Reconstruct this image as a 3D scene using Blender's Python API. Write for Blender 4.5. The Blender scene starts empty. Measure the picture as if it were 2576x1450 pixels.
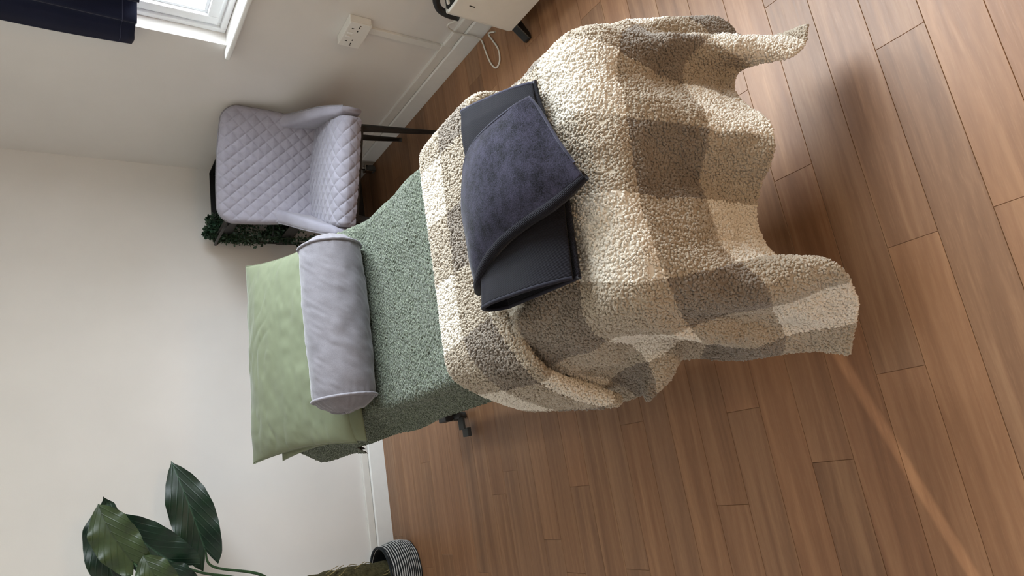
import bpy, bmesh, math, random
import numpy as np
from mathutils import Vector, Matrix
random.seed(7); RNG = np.random.default_rng(11)
S = bpy.context.scene
COL = S.collection

# ------------------------------------------------------------------ camera (portrait phone photo stored on its side)
CAM_H = 1.45
def cam_axes(p, yw, r):
    cp, sp, cy, sy = math.cos(p), math.sin(p), math.cos(yw), math.sin(yw)
    fwd = np.array([-sy*cp, cy*cp, -sp]); right = np.array([cy, sy, 0.]); down = np.cross(fwd, right)
    cr, sr = math.cos(r), math.sin(r)
    return cr*right - sr*down, sr*right + cr*down, fwd
c_right, c_down, c_fwd = cam_axes(0.6089, -0.3069, 0.0116)
cam_d = bpy.data.cameras.new('camera'); cam = bpy.data.objects.new('camera', cam_d); COL.objects.link(cam)
cam_d.sensor_fit = 'HORIZONTAL'; cam_d.sensor_width = 36.0; cam_d.lens = 36.0*1641.8/2576.0
cam_d.clip_start = .02
M = Matrix.Identity(4)
for i in range(3):
    M[i][0] = c_down[i]; M[i][1] = c_right[i]; M[i][2] = -c_fwd[i]
M[2][3] = CAM_H
cam.matrix_world = M
S.camera = cam

# ------------------------------------------------------------------ world, daylight, exposure
WX, BY = 1.715, 3.40            # inner faces of the window wall (x) and of the back wall (y)
LX, FY, CZ = -1.15, -2.2, 2.45   # left wall, wall behind the camera, ceiling
WIN_Y0, WIN_Y1, WIN_Z0, WIN_Z1 = 0.35, 2.32, 0.918, 2.30
w = bpy.data.worlds.new('overcast_sky'); S.world = w; w.use_nodes = True
nt = w.node_tree; nt.nodes.clear()
wo = nt.nodes.new('ShaderNodeOutputWorld'); bg = nt.nodes.new('ShaderNodeBackground')
tc = nt.nodes.new('ShaderNodeTexCoord'); sep = nt.nodes.new('ShaderNodeSeparateXYZ'); cr = nt.nodes.new('ShaderNodeValToRGB')
nt.links.new(tc.outputs['Generated'], sep.inputs[0]); nt.links.new(sep.outputs['Z'], cr.inputs[0])
cr.color_ramp.elements[0].position = 0.0; cr.color_ramp.elements[0].color = (.22, .22, .21, 1)
cr.color_ramp.elements[1].position = 0.06; cr.color_ramp.elements[1].color = (.40, .415, .45, 1)
e_ = cr.color_ramp.elements.new(.55); e_.color = (.60, .63, .69, 1)
nt.links.new(cr.outputs[0], bg.inputs[0]); bg.inputs[1].default_value = 30.0
nt.links.new(bg.outputs[0], wo.inputs[0])
def area(name, loc, rot, sx, sy, portal=False, power=0, colr=(1, 1, 1)):
    d = bpy.data.lights.new(name, 'AREA'); d.shape = 'RECTANGLE'; d.size = sx; d.size_y = sy
    d.energy = power; d.color = colr
    o = bpy.data.objects.new(name, d); COL.objects.link(o); o.location = loc; o.rotation_euler = rot
    if portal: d.cycles.is_portal = True
    return o
# sky portal filling the window opening, looking into the room (-x)
area('window_portal', (WX+.16, (WIN_Y0+WIN_Y1)/2, (WIN_Z0+WIN_Z1)/2), (0, math.radians(90), 0), WIN_Z1-WIN_Z0, WIN_Y1-WIN_Y0, portal=True)
# added warm fill behind the camera, tints the shaded foot of the blanket
fill_l = area('warm_fill_light', (.35, -1.25, .85), (math.radians(90), 0, 0), .30, .30, power=6, colr=(1.0, .64, .32))
# lamp of the corridor beyond the door that stands ajar: shines through the slit
sp = bpy.data.lights.new('corridor_lamp', 'SPOT'); spo = bpy.data.objects.new('corridor_lamp', sp); COL.objects.link(spo)
S.view_settings.view_transform = 'Standard'; S.view_settings.look = 'None'
S.view_settings.gamma = 1.0; S.view_settings.use_curve_mapping = False
S.view_settings.exposure = 0.72
S.render.film_transparent = False

# ------------------------------------------------------------------ helpers
def lin(r, g=None, b=None):
    if g is None: r, g, b = r
    f = lambda c: (c/255/12.92) if c/255 <= .04045 else ((c/255+.055)/1.055)**2.4
    return (f(r), f(g), f(b), 1)

def link(o, parent=None):
    COL.objects.link(o)
    if parent is not None: o.parent = parent
    return o
def tag(o, label=None, cat=None, group=None, kind=None):
    if label: o['label'] = label
    if cat: o['category'] = cat
    if group: o['group'] = group
    if kind: o['kind'] = kind
    return o
def empty(name, loc=(0, 0, 0), rz=0, **k):
    o = bpy.data.objects.new(name, None); o.location = loc; o.rotation_euler = (0, 0, rz); o.empty_display_size = .05
    return tag(link(o), **k)
def mk(name, V, F, mat, parent=None, smooth=True, uv=None, vuv=None):
    V = np.asarray(V, np.float32); me = bpy.data.meshes.new(name)
    if isinstance(F, np.ndarray):
        n, k = F.shape
        me.vertices.add(len(V)); me.vertices.foreach_set('co', V.ravel())
        me.loops.add(n*k); me.loops.foreach_set('vertex_index', F.astype(np.int32).ravel())
        me.polygons.add(n); me.polygons.foreach_set('loop_start', np.arange(0, n*k, k, dtype=np.int32))
        me.polygons.foreach_set('loop_total', np.full(n, k, np.int32))
        me.update(calc_edges=True)
    else:
        me.from_pydata([tuple(map(float, v)) for v in V], [], [tuple(int(i) for i in f) for f in F])
    if vuv is not None:
        vuv = np.asarray(vuv, np.float32); li = np.empty(len(me.loops), np.int32); me.loops.foreach_get('vertex_index', li)
        ul = me.uv_layers.new(name='UVMap'); ul.data.foreach_set('uv', vuv[li].ravel())
    me.validate()
    me.polygons.foreach_set('use_smooth', np.full(len(me.polygons), smooth))
    if mat: me.materials.append(mat)
    return link(bpy.data.objects.new(name, me), parent)
def grid_faces(nu, nv, close_u=False, close_v=False):
    a = np.arange(nu*nv).reshape(nu, nv)
    iu = np.arange(nu if close_u else nu-1); iv = np.arange(nv if close_v else nv-1)
    i, j = np.meshgrid(iu, iv, indexing='ij'); i2 = (i+1) % nu; j2 = (j+1) % nv
    return np.stack([a[i, j], a[i2, j], a[i2, j2], a[i, j2]], -1).reshape(-1, 4)
def bm_obj(name, bm, mat, parent=None, smooth=False):
    me = bpy.data.meshes.new(name); bm.normal_update(); bm.to_mesh(me); bm.free()
    me.polygons.foreach_set('use_smooth', np.full(len(me.polygons), smooth))
    if mat: me.materials.append(mat)
    return link(bpy.data.objects.new(name, me), parent)
def box(bm, lo, hi, bev=0.0, seg=2):
    vs = [bm.verts.new((x, y, z)) for z in (lo[2], hi[2]) for y in (lo[1], hi[1]) for x in (lo[0], hi[0])]
    fs = [(0, 2, 3, 1), (4, 5, 7, 6), (0, 1, 5, 4), (2, 6, 7, 3), (0, 4, 6, 2), (1, 3, 7, 5)]
    faces = [bm.faces.new([vs[i] for i in f]) for f in fs]
    if bev > 0:
        es = list({e for f in faces for e in f.edges})
        bmesh.ops.bevel(bm, geom=es, offset=bev, segments=seg, affect='EDGES', profile=.6)
def box_obj(name, lo, hi, mat, parent=None, bev=0.0, seg=2):
    bm = bmesh.new(); box(bm, lo, hi, bev, seg); return bm_obj(name, bm, mat, parent, smooth=False)
def catmull(P, n):
    P = np.asarray(P, float); m = len(P)
    Q = np.concatenate([[2*P[0]-P[1]], P, [2*P[-1]-P[-2]]])
    t = np.linspace(0, m-1, n); i = np.minimum(t.astype(int), m-2); f = (t-i)[:, None]
    a, b, c, d = Q[i], Q[i+1], Q[i+2], Q[i+3]
    return .5*(2*b + (c-a)*f + (2*a-5*b+4*c-d)*f**2 + (3*b-a-3*c+d)*f**3)
def tube_geo(path, rad, sides=12, caps=True):
    path = np.asarray(path, float); n = len(path); rad = np.broadcast_to(np.asarray(rad, float), (n,))
    T = np.gradient(path, axis=0); T /= np.linalg.norm(T, axis=1)[:, None]+1e-12
    u = np.cross(T[0], [0, 0, 1.]);
    if np.linalg.norm(u) < 1e-3: u = np.cross(T[0], [0, 1., 0])
    V = []; a = np.linspace(0, 2*np.pi, sides, endpoint=False)
    for k in range(n):
        u = u-T[k]*(u@T[k]); u /= np.linalg.norm(u); v = np.cross(T[k], u)
        V.append(path[k]+rad[k]*(np.cos(a)[:, None]*u+np.sin(a)[:, None]*v))
    V = np.concatenate(V); F = [list(f) for f in grid_faces(n, sides, close_v=True)]
    if caps: F += [list(range(sides))[::-1], [(n-1)*sides+i for i in range(sides)]]
    return V, F
def tube(name, path, rad, mat, parent=None, sides=12, smooth_n=0):
    if smooth_n: path = catmull(path, smooth_n)
    V, F = tube_geo(path, rad, sides); return mk(name, V, F, mat, parent)
def join_geo(parts):
    V, F, o = [], [], 0
    for v, f in parts:
        V.append(np.asarray(v, float)); F += [[i+o for i in q] for q in f]; o += len(v)
    return np.concatenate(V), F
def copy_tree(o, parent=None):
    c = o.copy(); COL.objects.link(c); c.parent = parent
    for ch in list(o.children): copy_tree(ch, c)
    return c
def vnoise(x, y, z=None, seed=0):
    # smooth value noise (2-D or 3-D), about -1..1
    def h(i, j, k):
        n = (i*374761393 + j*668265263 + k*2147483647 + seed*974711) & 0xffffffff
        n = ((n ^ (n >> 13))*1274126177) & 0xffffffff; n ^= n >> 16
        return (n & 0xffff)/32767.5-1
    if z is None: z = np.zeros_like(x)
    xi, yi, zi = (np.floor(v).astype(np.int64) for v in (x, y, z))
    fx, fy, fz = x-xi, y-yi, z-zi; fx, fy, fz = (f*f*(3-2*f) for f in (fx, fy, fz))
    r = 0
    for dx in (0, 1):
        for dy in (0, 1):
            for dz in (0, 1):
                wgt = (fx if dx else 1-fx)*(fy if dy else 1-fy)*(fz if dz else 1-fz)
                r = r + wgt*h(xi+dx, yi+dy, zi+dz)
    return r
def normals_grid(P):
    du = np.gradient(P, axis=0); dv = np.gradient(P, axis=1)
    n = np.cross(du, dv); return n/(np.linalg.norm(n, axis=-1, keepdims=True)+1e-12)

# ------------------------------------------------------------------ materials
class NT:
    def __init__(s, name):
        s.m = bpy.data.materials.new(name); s.m.use_nodes = True; s.t = s.m.node_tree
        s.b = s.t.nodes['Principled BSDF']; s.out = s.t.nodes['Material Output']
    def n(s, typ, **k):
        q = s.t.nodes.new('ShaderNode'+typ)
        for a, v in k.items():
            if a in q.inputs.keys() if isinstance(a, str) else False: q.inputs[a].default_value = v
            else: setattr(q, a, v)
        return q
    def l(s, a, b): s.t.links.new(a, b)
    def coord(s, which='Object', scale=(1, 1, 1)):
        t = s.n('TexCoord'); mp = s.n('Mapping'); mp.inputs['Scale'].default_value = scale
        s.l(t.outputs[which], mp.inputs[0]); return mp.outputs[0]
    def noise(s, vec, scale, detail=3, rough=.55, dist=0):
        q = s.n('TexNoise'); q.inputs['Scale'].default_value = scale; q.inputs['Detail'].default_value = detail
        q.inputs['Roughness'].default_value = rough; q.inputs['Distortion'].default_value = dist
        if vec is not None: s.l(vec, q.inputs['Vector'])
        return q
    def ramp(s, fac, stops):
        q = s.n('ValToRGB'); s.l(fac, q.inputs[0]); e = q.color_ramp.elements
        while len(e) < len(stops): e.new(.5)
        for el, (p, c) in zip(e, stops): el.position = p; el.color = c if len(c) == 4 else (*c, 1)
        return q.outputs[0]
    def mix(s, fac, a, b, mode='MIX'):
        q = s.n('Mix'); q.data_type = 'RGBA'; q.blend_type = mode
        for sock, v in ((q.inputs[0], fac), (q.inputs[6], a), (q.inputs[7], b)):
            if hasattr(v, 'is_linked') or isinstance(v, bpy.types.NodeSocket): s.l(v, sock)
            else: sock.default_value = v
        return q.outputs[2]
    def math(s, op, a, b=0.0):
        q = s.n('Math'); q.operation = op
        for sock, v in ((q.inputs[0], a), (q.inputs[1], b)):
            if isinstance(v, bpy.types.NodeSocket): s.l(v, sock)
            else: sock.default_value = v
        return q.outputs[0]
    def bump(s, h, strength=.3, dist=.002):
        q = s.n('Bump'); q.inputs['Strength'].default_value = strength; q.inputs['Distance'].default_value = dist
        s.l(h, q.inputs['Height']); s.l(q.outputs[0], s.b.inputs['Normal']); return q
    def set(s, **k):
        for a, v in k.items():
            sock = s.b.inputs[a.replace('_', ' ')]
            if isinstance(v, bpy.types.NodeSocket): s.l(v, sock)
            else: sock.default_value = v
        return s
def plain(name, rgb, rough=.5, metal=0.0, var=.06, scale=30, bump=0.0, spec=.5):
    k = NT(name); vec = k.coord('Object'); n = k.noise(vec, scale, 3)
    c = lin(rgb); d = tuple(max(0, v*(1-var)) for v in c[:3])+(1,); e = tuple(min(1, v*(1+var)) for v in c[:3])+(1,)
    k.set(Base_Color=k.ramp(n.outputs[0], [(.3, d), (.7, e)]), Roughness=rough, Metallic=metal, Specular_IOR_Level=spec)
    if bump: k.bump(n.outputs[0], bump, .002)
    return k.m
def wall_mat():
    k = NT('painted_plaster'); vec = k.coord('Object'); n = k.noise(vec, 3, 4); f = k.noise(vec, 260, 2)
    k.set(Base_Color=k.ramp(n.outputs[0], [(.3, lin(219, 215, 211)), (.7, lin(224, 220, 216))]), Roughness=.75, Specular_IOR_Level=.25)
    k.bump(f.outputs[0], .12, .001); return k.m
def wood_mat():
    k = NT('vinyl_wood_plank'); oi = k.n('ObjectInfo'); t = k.n('TexCoord')
    comb = k.n('CombineXYZ'); k.l(k.math('MULTIPLY', oi.outputs['Random'], 37.0), comb.inputs[0]); k.l(k.math('MULTIPLY', oi.outputs['Random'], 11.0), comb.inputs[1])
    add = k.n('VectorMath'); add.operation = 'ADD'; k.l(t.outputs['Object'], add.inputs[0]); k.l(comb.outputs[0], add.inputs[1])
    def mp(sc):
        q = k.n('Mapping'); q.inputs['Scale'].default_value = sc; k.l(add.outputs[0], q.inputs[0]); return q.outputs[0]
    broad = k.noise(mp((1.1, 24, 1)), 1.0, 4, .62, .7)
    wav = k.n('TexWave'); wav.wave_type = 'BANDS'; wav.bands_direction = 'Y'
    wav.inputs['Scale'].default_value = 13; wav.inputs['Distortion'].default_value = 9; wav.inputs['Detail'].default_value = 3
    wav.inputs['Detail Scale'].default_value = .9; wav.inputs['Detail Roughness'].default_value = .55
    k.l(mp((.55, 1, 1)), wav.inputs['Vector'])
    fine = k.noise(mp((9, 210, 1)), 1.0, 3, .6)
    pores = k.noise(mp((26, 420, 1)), 1.0, 2, .5)
    c1 = k.ramp(broad.outputs[0], [(.30, lin(92, 69, 53)), (.5, lin(127, 101, 82)), (.70, lin(158, 132, 110))])
    tint = k.ramp(oi.outputs['Random'], [(0, lin(104, 86, 74)), (.3, lin(142, 111, 88)), (.55, lin(122, 104, 92)), (.8, lin(152, 119, 96)), (1, lin(118, 88, 70))])
    c2 = k.mix(.42, c1, tint)
    c3 = k.mix(k.math('MULTIPLY', wav.outputs['Fac'], .17), c2, lin(94, 70, 55))
    c4 = k.mix(k.math('MULTIPLY', fine.outputs[0], .3), c3, lin(104, 80, 66))
    pr = k.ramp(pores.outputs[0], [(.56, (0, 0, 0, 1)), (.7, (1, 1, 1, 1))])
    c5 = k.mix(k.math('MULTIPLY', pr, .10), c4, lin(166, 140, 120))
    c5 = k.mix(1.0, c5, (1.24, 1.04, .80, 1), 'MULTIPLY')
    k.set(Base_Color=c5, Roughness=k.math('ADD', k.math('MULTIPLY', fine.outputs[0], .16), .36), Specular_IOR_Level=.42)
    k.bump(k.math('ADD', fine.outputs[0], k.math('MULTIPLY', pores.outputs[0], .6)), .16, .001)
    return k.m
def sherpa_mat():
    # buffalo check: UV counts the checks, dark where both an even row and an even column meet
    k = NT('sherpa_fleece'); t = k.n('TexCoord'); sp_ = k.n('SeparateXYZ')
    wob = k.noise(t.outputs['UV'], 5, 2); off = k.n('VectorMath'); off.operation = 'MULTIPLY_ADD'
    sub = k.n('VectorMath'); sub.operation = 'SUBTRACT'; k.l(wob.outputs['Color'], sub.inputs[0]); sub.inputs[1].default_value = (.5, .5, .5)
    k.l(sub.outputs[0], off.inputs[0]); off.inputs[1].default_value = (.05, .05, 0); k.l(t.outputs['UV'], off.inputs[2])
    k.l(off.outputs[0], sp_.inputs[0])
    def even(o):
        f = k.math('FRACT', k.math('MULTIPLY', k.math('ADD', o, 40.0), .5)); return k.math('LESS_THAN', f, .5)
    sm = k.math('MULTIPLY', k.math('ADD', even(sp_.outputs[0]), even(sp_.outputs[1])), .5)
    r = k.n('ValToRGB'); k.l(sm, r.inputs[0]); e = r.color_ramp.elements; r.color_ramp.interpolation = 'CONSTANT'
    e.new(.4); e[0].color = lin(219, 212, 200); e[1].position = .3; e[1].color = lin(161, 149, 132); e[2].position = .8; e[2].color = lin(108, 97, 86)
    vec = k.coord('Object'); n = k.noise(vec, 240, 3, .6); n2 = k.noise(vec, 12, 2)
    c = k.mix(k.math('MULTIPLY', n.outputs[0], .3), r.outputs[0], lin(150, 132, 108), 'MULTIPLY')
    c = k.mix(k.math('MULTIPLY', n2.outputs[0], .2), c, lin(235, 222, 205))
    k.set(Base_Color=c, Roughness=.95, Specular_IOR_Level=.1, Sheen_Weight=.35, Sheen_Roughness=.5)
    k.bump(n.outputs[0], .35, .002); return k.m
def chenille_mat():
    k = NT('sage_chenille'); vec = k.coord('Object'); n = k.noise(vec, 330, 3, .7); m = k.noise(vec, 9, 3)
    c = k.ramp(n.outputs[0], [(.32, lin(36, 41, 33)), (.5, lin(76, 82, 69)), (.66, lin(144, 151, 133))])  # fleck noise puts pile highlights and shade into the colour
    c = k.mix(k.math('MULTIPLY', m.outputs[0], .3), c, lin(60, 67, 57))
    k.set(Base_Color=c, Roughness=.85, Specular_IOR_Level=.2, Sheen_Weight=.3, Sheen_Roughness=.4)
    k.bump(n.outputs[0], .5, .003); return k.m
def cloth_mat(name, rgb, weave=900, var=.08, sheen=.2, rough=.85, bumps=.25, mott=14):
    k = NT(name); vec = k.coord('Object'); n = k.noise(vec, weave, 2, .6); m = k.noise(vec, mott, 4, .6)
    c = lin(rgb); d = tuple(v*(1-var) for v in c[:3])+(1,); e = tuple(min(1, v*(1+var)) for v in c[:3])+(1,)
    k.set(Base_Color=k.ramp(k.math('ADD', k.math('MULTIPLY', n.outputs[0], .5), k.math('MULTIPLY', m.outputs[0], .5)), [(.38, d), (.62, e)]),
          Roughness=rough, Specular_IOR_Level=.2, Sheen_Weight=sheen, Sheen_Roughness=.35)
    k.bump(n.outputs[0], bumps, .001); return k.m
def rib_mat(name, rgb, freq=150):
    # ribbed towelling: the ribs run along U
    k = NT(name); t = k.n('TexCoord'); sx = k.n('SeparateXYZ'); k.l(t.outputs['UV'], sx.inputs[0])
    nz = k.noise(t.outputs['UV'], 60, 3); ph = k.math('ADD', k.math('MULTIPLY', sx.outputs[1], freq*6.283), k.math('MULTIPLY', nz.outputs[0], 2.4))
    wv = k.math('ADD', k.math('MULTIPLY', k.math('SINE', ph), .5), .5)
    f = k.noise(k.coord('Object'), 700, 2)
    c = lin(rgb); d = tuple(v*.45 for v in c[:3])+(1,); e = tuple(min(1, v*1.5) for v in c[:3])+(1,)
    k.set(Base_Color=k.ramp(k.math('ADD', k.math('MULTIPLY', wv, .6), k.math('MULTIPLY', f.outputs[0], .4)), [(.2, d), (.8, e)]),
          Roughness=.9, Specular_IOR_Level=.15, Sheen_Weight=.06, Sheen_Roughness=.4)
    k.bump(wv, .6, .0015); return k.m
def leaf_mat(name, dark, light, vein):
    # UV: u across (0 = midrib), v along
    k = NT(name); t = k.n('TexCoord'); sx = k.n('SeparateXYZ'); k.l(t.outputs['UV'], sx.inputs[0])
    au = k.math('ABSOLUTE', sx.outputs[0]); n = k.noise(k.coord('Object'), 22, 4); f = k.noise(k.coord('Object'), 160, 2)
    base = k.ramp(n.outputs[0], [(.3, lin(dark)), (.7, lin(light))])
    ph = k.math('MULTIPLY', k.math('SUBTRACT', sx.outputs[1], k.math('MULTIPLY', au, .55)), 6.5*6.283)
    vn = k.math('POWER', k.math('ADD', k.math('MULTIPLY', k.math('SINE', ph), .5), .5), 14.0)
    mid = k.math('LESS_THAN', au, .035)
    vm = k.math('MAXIMUM', k.math('MULTIPLY', vn, .14), k.math('MULTIPLY', mid, .55))
    k.set(Base_Color=k.mix(vm, base, lin(vein)), Roughness=k.math('ADD', k.math('MULTIPLY', f.outputs[0], .2), .32), Specular_IOR_Level=.45)
    k.bump(k.math('ADD', k.math('MULTIPLY', vn, -.4), k.math('MULTIPLY', n.outputs[0], .5)), .4, .004); return k.m
def glass_mat():
    k = NT('window_glass'); tr = k.n('BsdfTransparent'); gl = k.n('BsdfGlossy'); gl.inputs['Roughness'].default_value = .02
    lw = k.n('LayerWeight'); lw.inputs[0].default_value = .5; mx = k.n('MixShader')
    n = k.noise(k.coord('Object'), 3, 2); tr.inputs[0].default_value = (.95, .98, .97, 1)
    k.l(k.math('ADD', k.math('MULTIPLY', k.math('POWER', lw.outputs['Facing'], 5.0), .6), .03), mx.inputs[0]); k.l(tr.outputs[0], mx.inputs[1]); k.l(gl.outputs[0], mx.inputs[2])
    k.l(mx.outputs[0], k.out.inputs[0]); return k.m
MW = wall_mat(); MWOOD = wood_mat(); MSH = sherpa_mat(); MGR = chenille_mat()
MTRIM = plain('white_gloss_paint', (233, 233, 231), .4, var=.02)
MPVC = plain('white_window_plastic', (238, 240, 243), .28, var=.015)
MTRUNK = plain('white_trunking_plastic', (224, 222, 217), .5, var=.02)
MCEIL = plain('ceiling_paint', (243, 242, 240), .9, var=.02)
MBLACK = plain('black_powder_coat', (22, 22, 23), .5, var=.2, scale=200)
MBLKM = plain('black_painted_metal', (14, 14, 15), .45, var=.2, scale=80)
MCHROME = plain('chrome_steel', (196, 194, 188), .22, 1.0)
MRUB = plain('grey_rubber', (58, 60, 60), .7)
MVELV = cloth_mat('grey_velvet', (151, 148, 160), 700, .09, .5, .8, .2, 16)
MBOL = cloth_mat('silver_grey_velvet', (116, 113, 119), 500, .13, .35, .8, .3, 13)
MPIPE = cloth_mat('grey_velvet_piping', (130, 127, 134), 900, .08, .3)
MSAGE = cloth_mat('sage_cotton', (112, 118, 96), 1100, .05, .25, .85, .25, 12)
MSAGE2 = cloth_mat('sage_cotton_under', (110, 116, 94), 1100, .05, .2, .85, .25, 12)
MTOW = cloth_mat('charcoal_towelling', (36, 34, 46), 430, .85, .10, .95, .7, 40)
MRIB = rib_mat('charcoal_ribbed_towelling', (25, 24, 31), 420)
MTOWE = cloth_mat('towel_hem_stitching', (52, 51, 64), 800, .25, .2, .95, .5, 40)
MNAVY = cloth_mat('navy_blackout_fabric', (23, 27, 48), 800, .2, .15, .9, .3, 8)
MVIN = cloth_mat('black_couch_vinyl', (32, 32, 34), 400, .1, 0, .5, .15)
MBASK = cloth_mat('black_rope_weave', (38, 42, 46), 300, .2, .1, .9, .5, 60)
MSTRIPE = cloth_mat('white_rope_weave', (198, 199, 200), 300, .12, .1, .9, .5, 60)
MMOSS = cloth_mat('mossy_bark', (74, 70, 48), 90, .45, 0, .95, .9, 25)
MLEAFD = leaf_mat('dark_leaf', (11, 29, 20), (17, 44, 26), (44, 74, 54))
MLEAFL = leaf_mat('pale_leaf', (36, 50, 24), (50, 66, 32), (26, 40, 20))
MSTEM = plain('green_stem', (36, 66, 34), .5, var=.2)
MTRAIL = plain('trailing_leaf_green', (30, 58, 40), .5, var=.5, scale=60)
MPOT = plain('dark_pot_glaze', (48, 52, 54), .45, var=.1)
MHEAT = plain('white_heater_enamel', (226, 224, 217), .35, var=.015)
MCORD = plain('white_cable_plastic', (222, 219, 212), .45, var=.02)
MDOOR = plain('door_paint', (150, 126, 100), .5, var=.05)
MGLASS = glass_mat()
MHOLE = plain('socket_hole_black', (16, 16, 16), .8)

# ------------------------------------------------------------------ room shell
def struct(o): o['kind'] = 'structure'; return o
TH = .14
floor = struct(box_obj('floor', (LX-TH, FY-TH, -.08), (WX+TH+.1, BY+TH, -.0032), MWOOD))
struct(box_obj('ceiling', (LX-TH, FY-TH, CZ), (WX+TH+.1, BY+TH, CZ+.08), MCEIL))
struct(box_obj('wall_back', (LX-TH, BY+.002, -.08), (WX+TH+.1, BY+TH, CZ), MW))
struct(box_obj('wall_front', (LX-TH, FY-TH, -.08), (WX+TH+.1, FY, CZ), MW))
# window wall with its opening
bm = bmesh.new()
X0, X1 = WX, WX+.19
box(bm, (X0, FY, -.08), (X1, WIN_Y0, CZ)); box(bm, (X0, WIN_Y1, -.08), (X1, BY+.002, CZ))
box(bm, (X0, WIN_Y0, -.08), (X1, WIN_Y1, WIN_Z0)); box(bm, (X0, WIN_Y0, WIN_Z1), (X1, WIN_Y1, CZ))
struct(bm_obj('wall_right', bm, MW))
# left wall, with a doorway whose door stands a finger's breadth ajar
DY0, DY1, DZ = -.52, .435, 2.02
bm = bmesh.new()
box(bm, (LX-TH, FY, -.08), (LX, DY0, CZ)); box(bm, (LX-TH, DY1, -.08), (LX, BY+.002, CZ)); box(bm, (LX-TH, DY0, DZ), (LX, DY1, CZ))
struct(bm_obj('wall_left', bm, MW))
struct(box_obj('door_1', (LX-.044, DY0+.002, .004), (LX-.002, DY1-.028, DZ-.003), MDOOR, bev=.003))
_sd = Vector((-.468, -.137, 0)).normalized()
_slit = Vector((LX-.022, DY1-.014, 0)); _lp = _slit+_sd*2.2; _lp.z = 2.1
spo.location = _lp
_edge = Vector((.10, .81, .02))-_lp; _d = _edge.normalized()      # spot cone shaped so the beam ends just short of the couch
_half = math.radians(13); _ax = _d.cross(Vector((0, 0, 1))).normalized()
_aim = Matrix.Rotation(-_half, 3, _ax) @ _d
spo.rotation_euler = _aim.to_track_quat('-Z', 'Y').to_euler()
sp.energy = 250; sp.color = (1.0, .94, .80); sp.spot_size = 2*_half; sp.spot_blend = .04; sp.shadow_soft_size = .012
# baseboards and the cable trunking on top of them
def profile_run(name, prof, a, b, axis, mat):
    # prof: (depth, height) polygon, extruded along 'axis' from a to b; the wall is at depth 0
    V, F = [], []
    for t in (a, b):
        for d, z in prof: V.append((WX-d, t, z) if axis == 'y' else (t, BY-d, z))
    n = len(prof)
    for i in range(n): F.append((i, (i+1) % n, n+(i+1) % n, n+i))
    F += [tuple(range(n)), tuple(range(2*n-1, n-1, -1))]
    o = mk(name, V, F, mat, smooth=False)
    b_ = bmesh.new(); b_.from_mesh(o.data); bmesh.ops.recalc_face_normals(b_, faces=b_.faces); b_.to_mesh(o.data); b_.free()
    return struct(o)
bp = [(0, -.002), (.016, -.002), (.016, .074), (.012, .081), (0, .083)]
profile_run('baseboard_right', bp, FY, BY-.016, 'y', MTRIM)
profile_run('baseboard_back', [(0, -.002), (.016, -.002), (.016, .08), (.012, .087), (0, .089)], LX, WX, 'x', MTRIM)
tp = [(0, .0835), (.011, .0835), (.0125, .086), (.0125, .122), (.011, .125), (0, .125)]
tr = profile_run('trim_1', tp, FY, BY-.013, 'y', MTRUNK)
profile_run('trim_2', [(0, .0895), (.011, .0895), (.0125, .092), (.0125, .122), (.011, .126), (0, .126)], LX, WX, 'x', MTRUNK)
struct(box_obj('trim_3', (WX-.012, 2.012, .127), (WX, 2.044, .458), MTRUNK, bev=.002))
tj = struct(box_obj('trim_4', (WX-.015, 2.005, .082), (WX, 2.075, .129), MTRUNK, bev=.002)); 

# ------------------------------------------------------------------ floor planks, one by one
PW, PL = .1016, .93
SEAMS = [(.42, .715), (.523, .296), (.62, .0435), (.722, .545), (.823, -.126), (.924, .30), (1.02, .02), (1.12, -.212), (1.222, .45), (1.325, .12), (1.43, .04),
         (1.527, -.387), (1.63, .31), (1.735, -.13), (1.835, .52), (1.94, -.303), (2.04, .2), (2.145, -.05), (2.25, -.133)]
ROW0 = .42-2*PW
plank_cache = {}
def plank_mesh(L, W):
    key = (round(L, 4), round(W, 4))
    if key not in plank_cache:
        b = .0007; g = .0003; z0, z1 = -.0031, 0.0
        V = [(g, g, z0), (L-g, g, z0), (L-g, W-g, z0), (g, W-g, z0), (g, g, z1-b), (L-g, g, z1-b), (L-g, W-g, z1-b), (g, W-g, z1-b),
             (g+b, g+b, z1), (L-g-b, g+b, z1), (L-g-b, W-g-b, z1), (g+b, W-g-b, z1)]
        F = [(0, 1, 5, 4), (1, 2, 6, 5), (2, 3, 7, 6), (3, 0, 4, 7), (4, 5, 9, 8), (5, 6, 10, 9), (6, 7, 11, 10), (7, 4, 8, 11), (8, 9, 10, 11)]
        me = bpy.data.meshes.new('plank'); me.from_pydata(V, [], F); me.materials.append(MWOOD); plank_cache[key] = me
    return plank_cache[key]
rp = random.Random(5)
k = 0; y = ROW0
while y < BY-.016:
    W = min(PW, BY-.0165-y)
    off = next((sx for sy, sx in SEAMS if abs(sy-y) < .04), None)
    if off is None: off = rp.uniform(-.4, .55)
    x = off-PL*math.ceil((off-LX)/PL)
    while x < WX-.017:
        a, b = max(x, LX+.001), min(x+PL, WX-.0165)
        if b-a > .03:
            o = bpy.data.objects.new('plank', plank_mesh(b-a, W)); o.location = (a, y, 0); link(o, floor)
        x += PL
    y += PW

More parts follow.
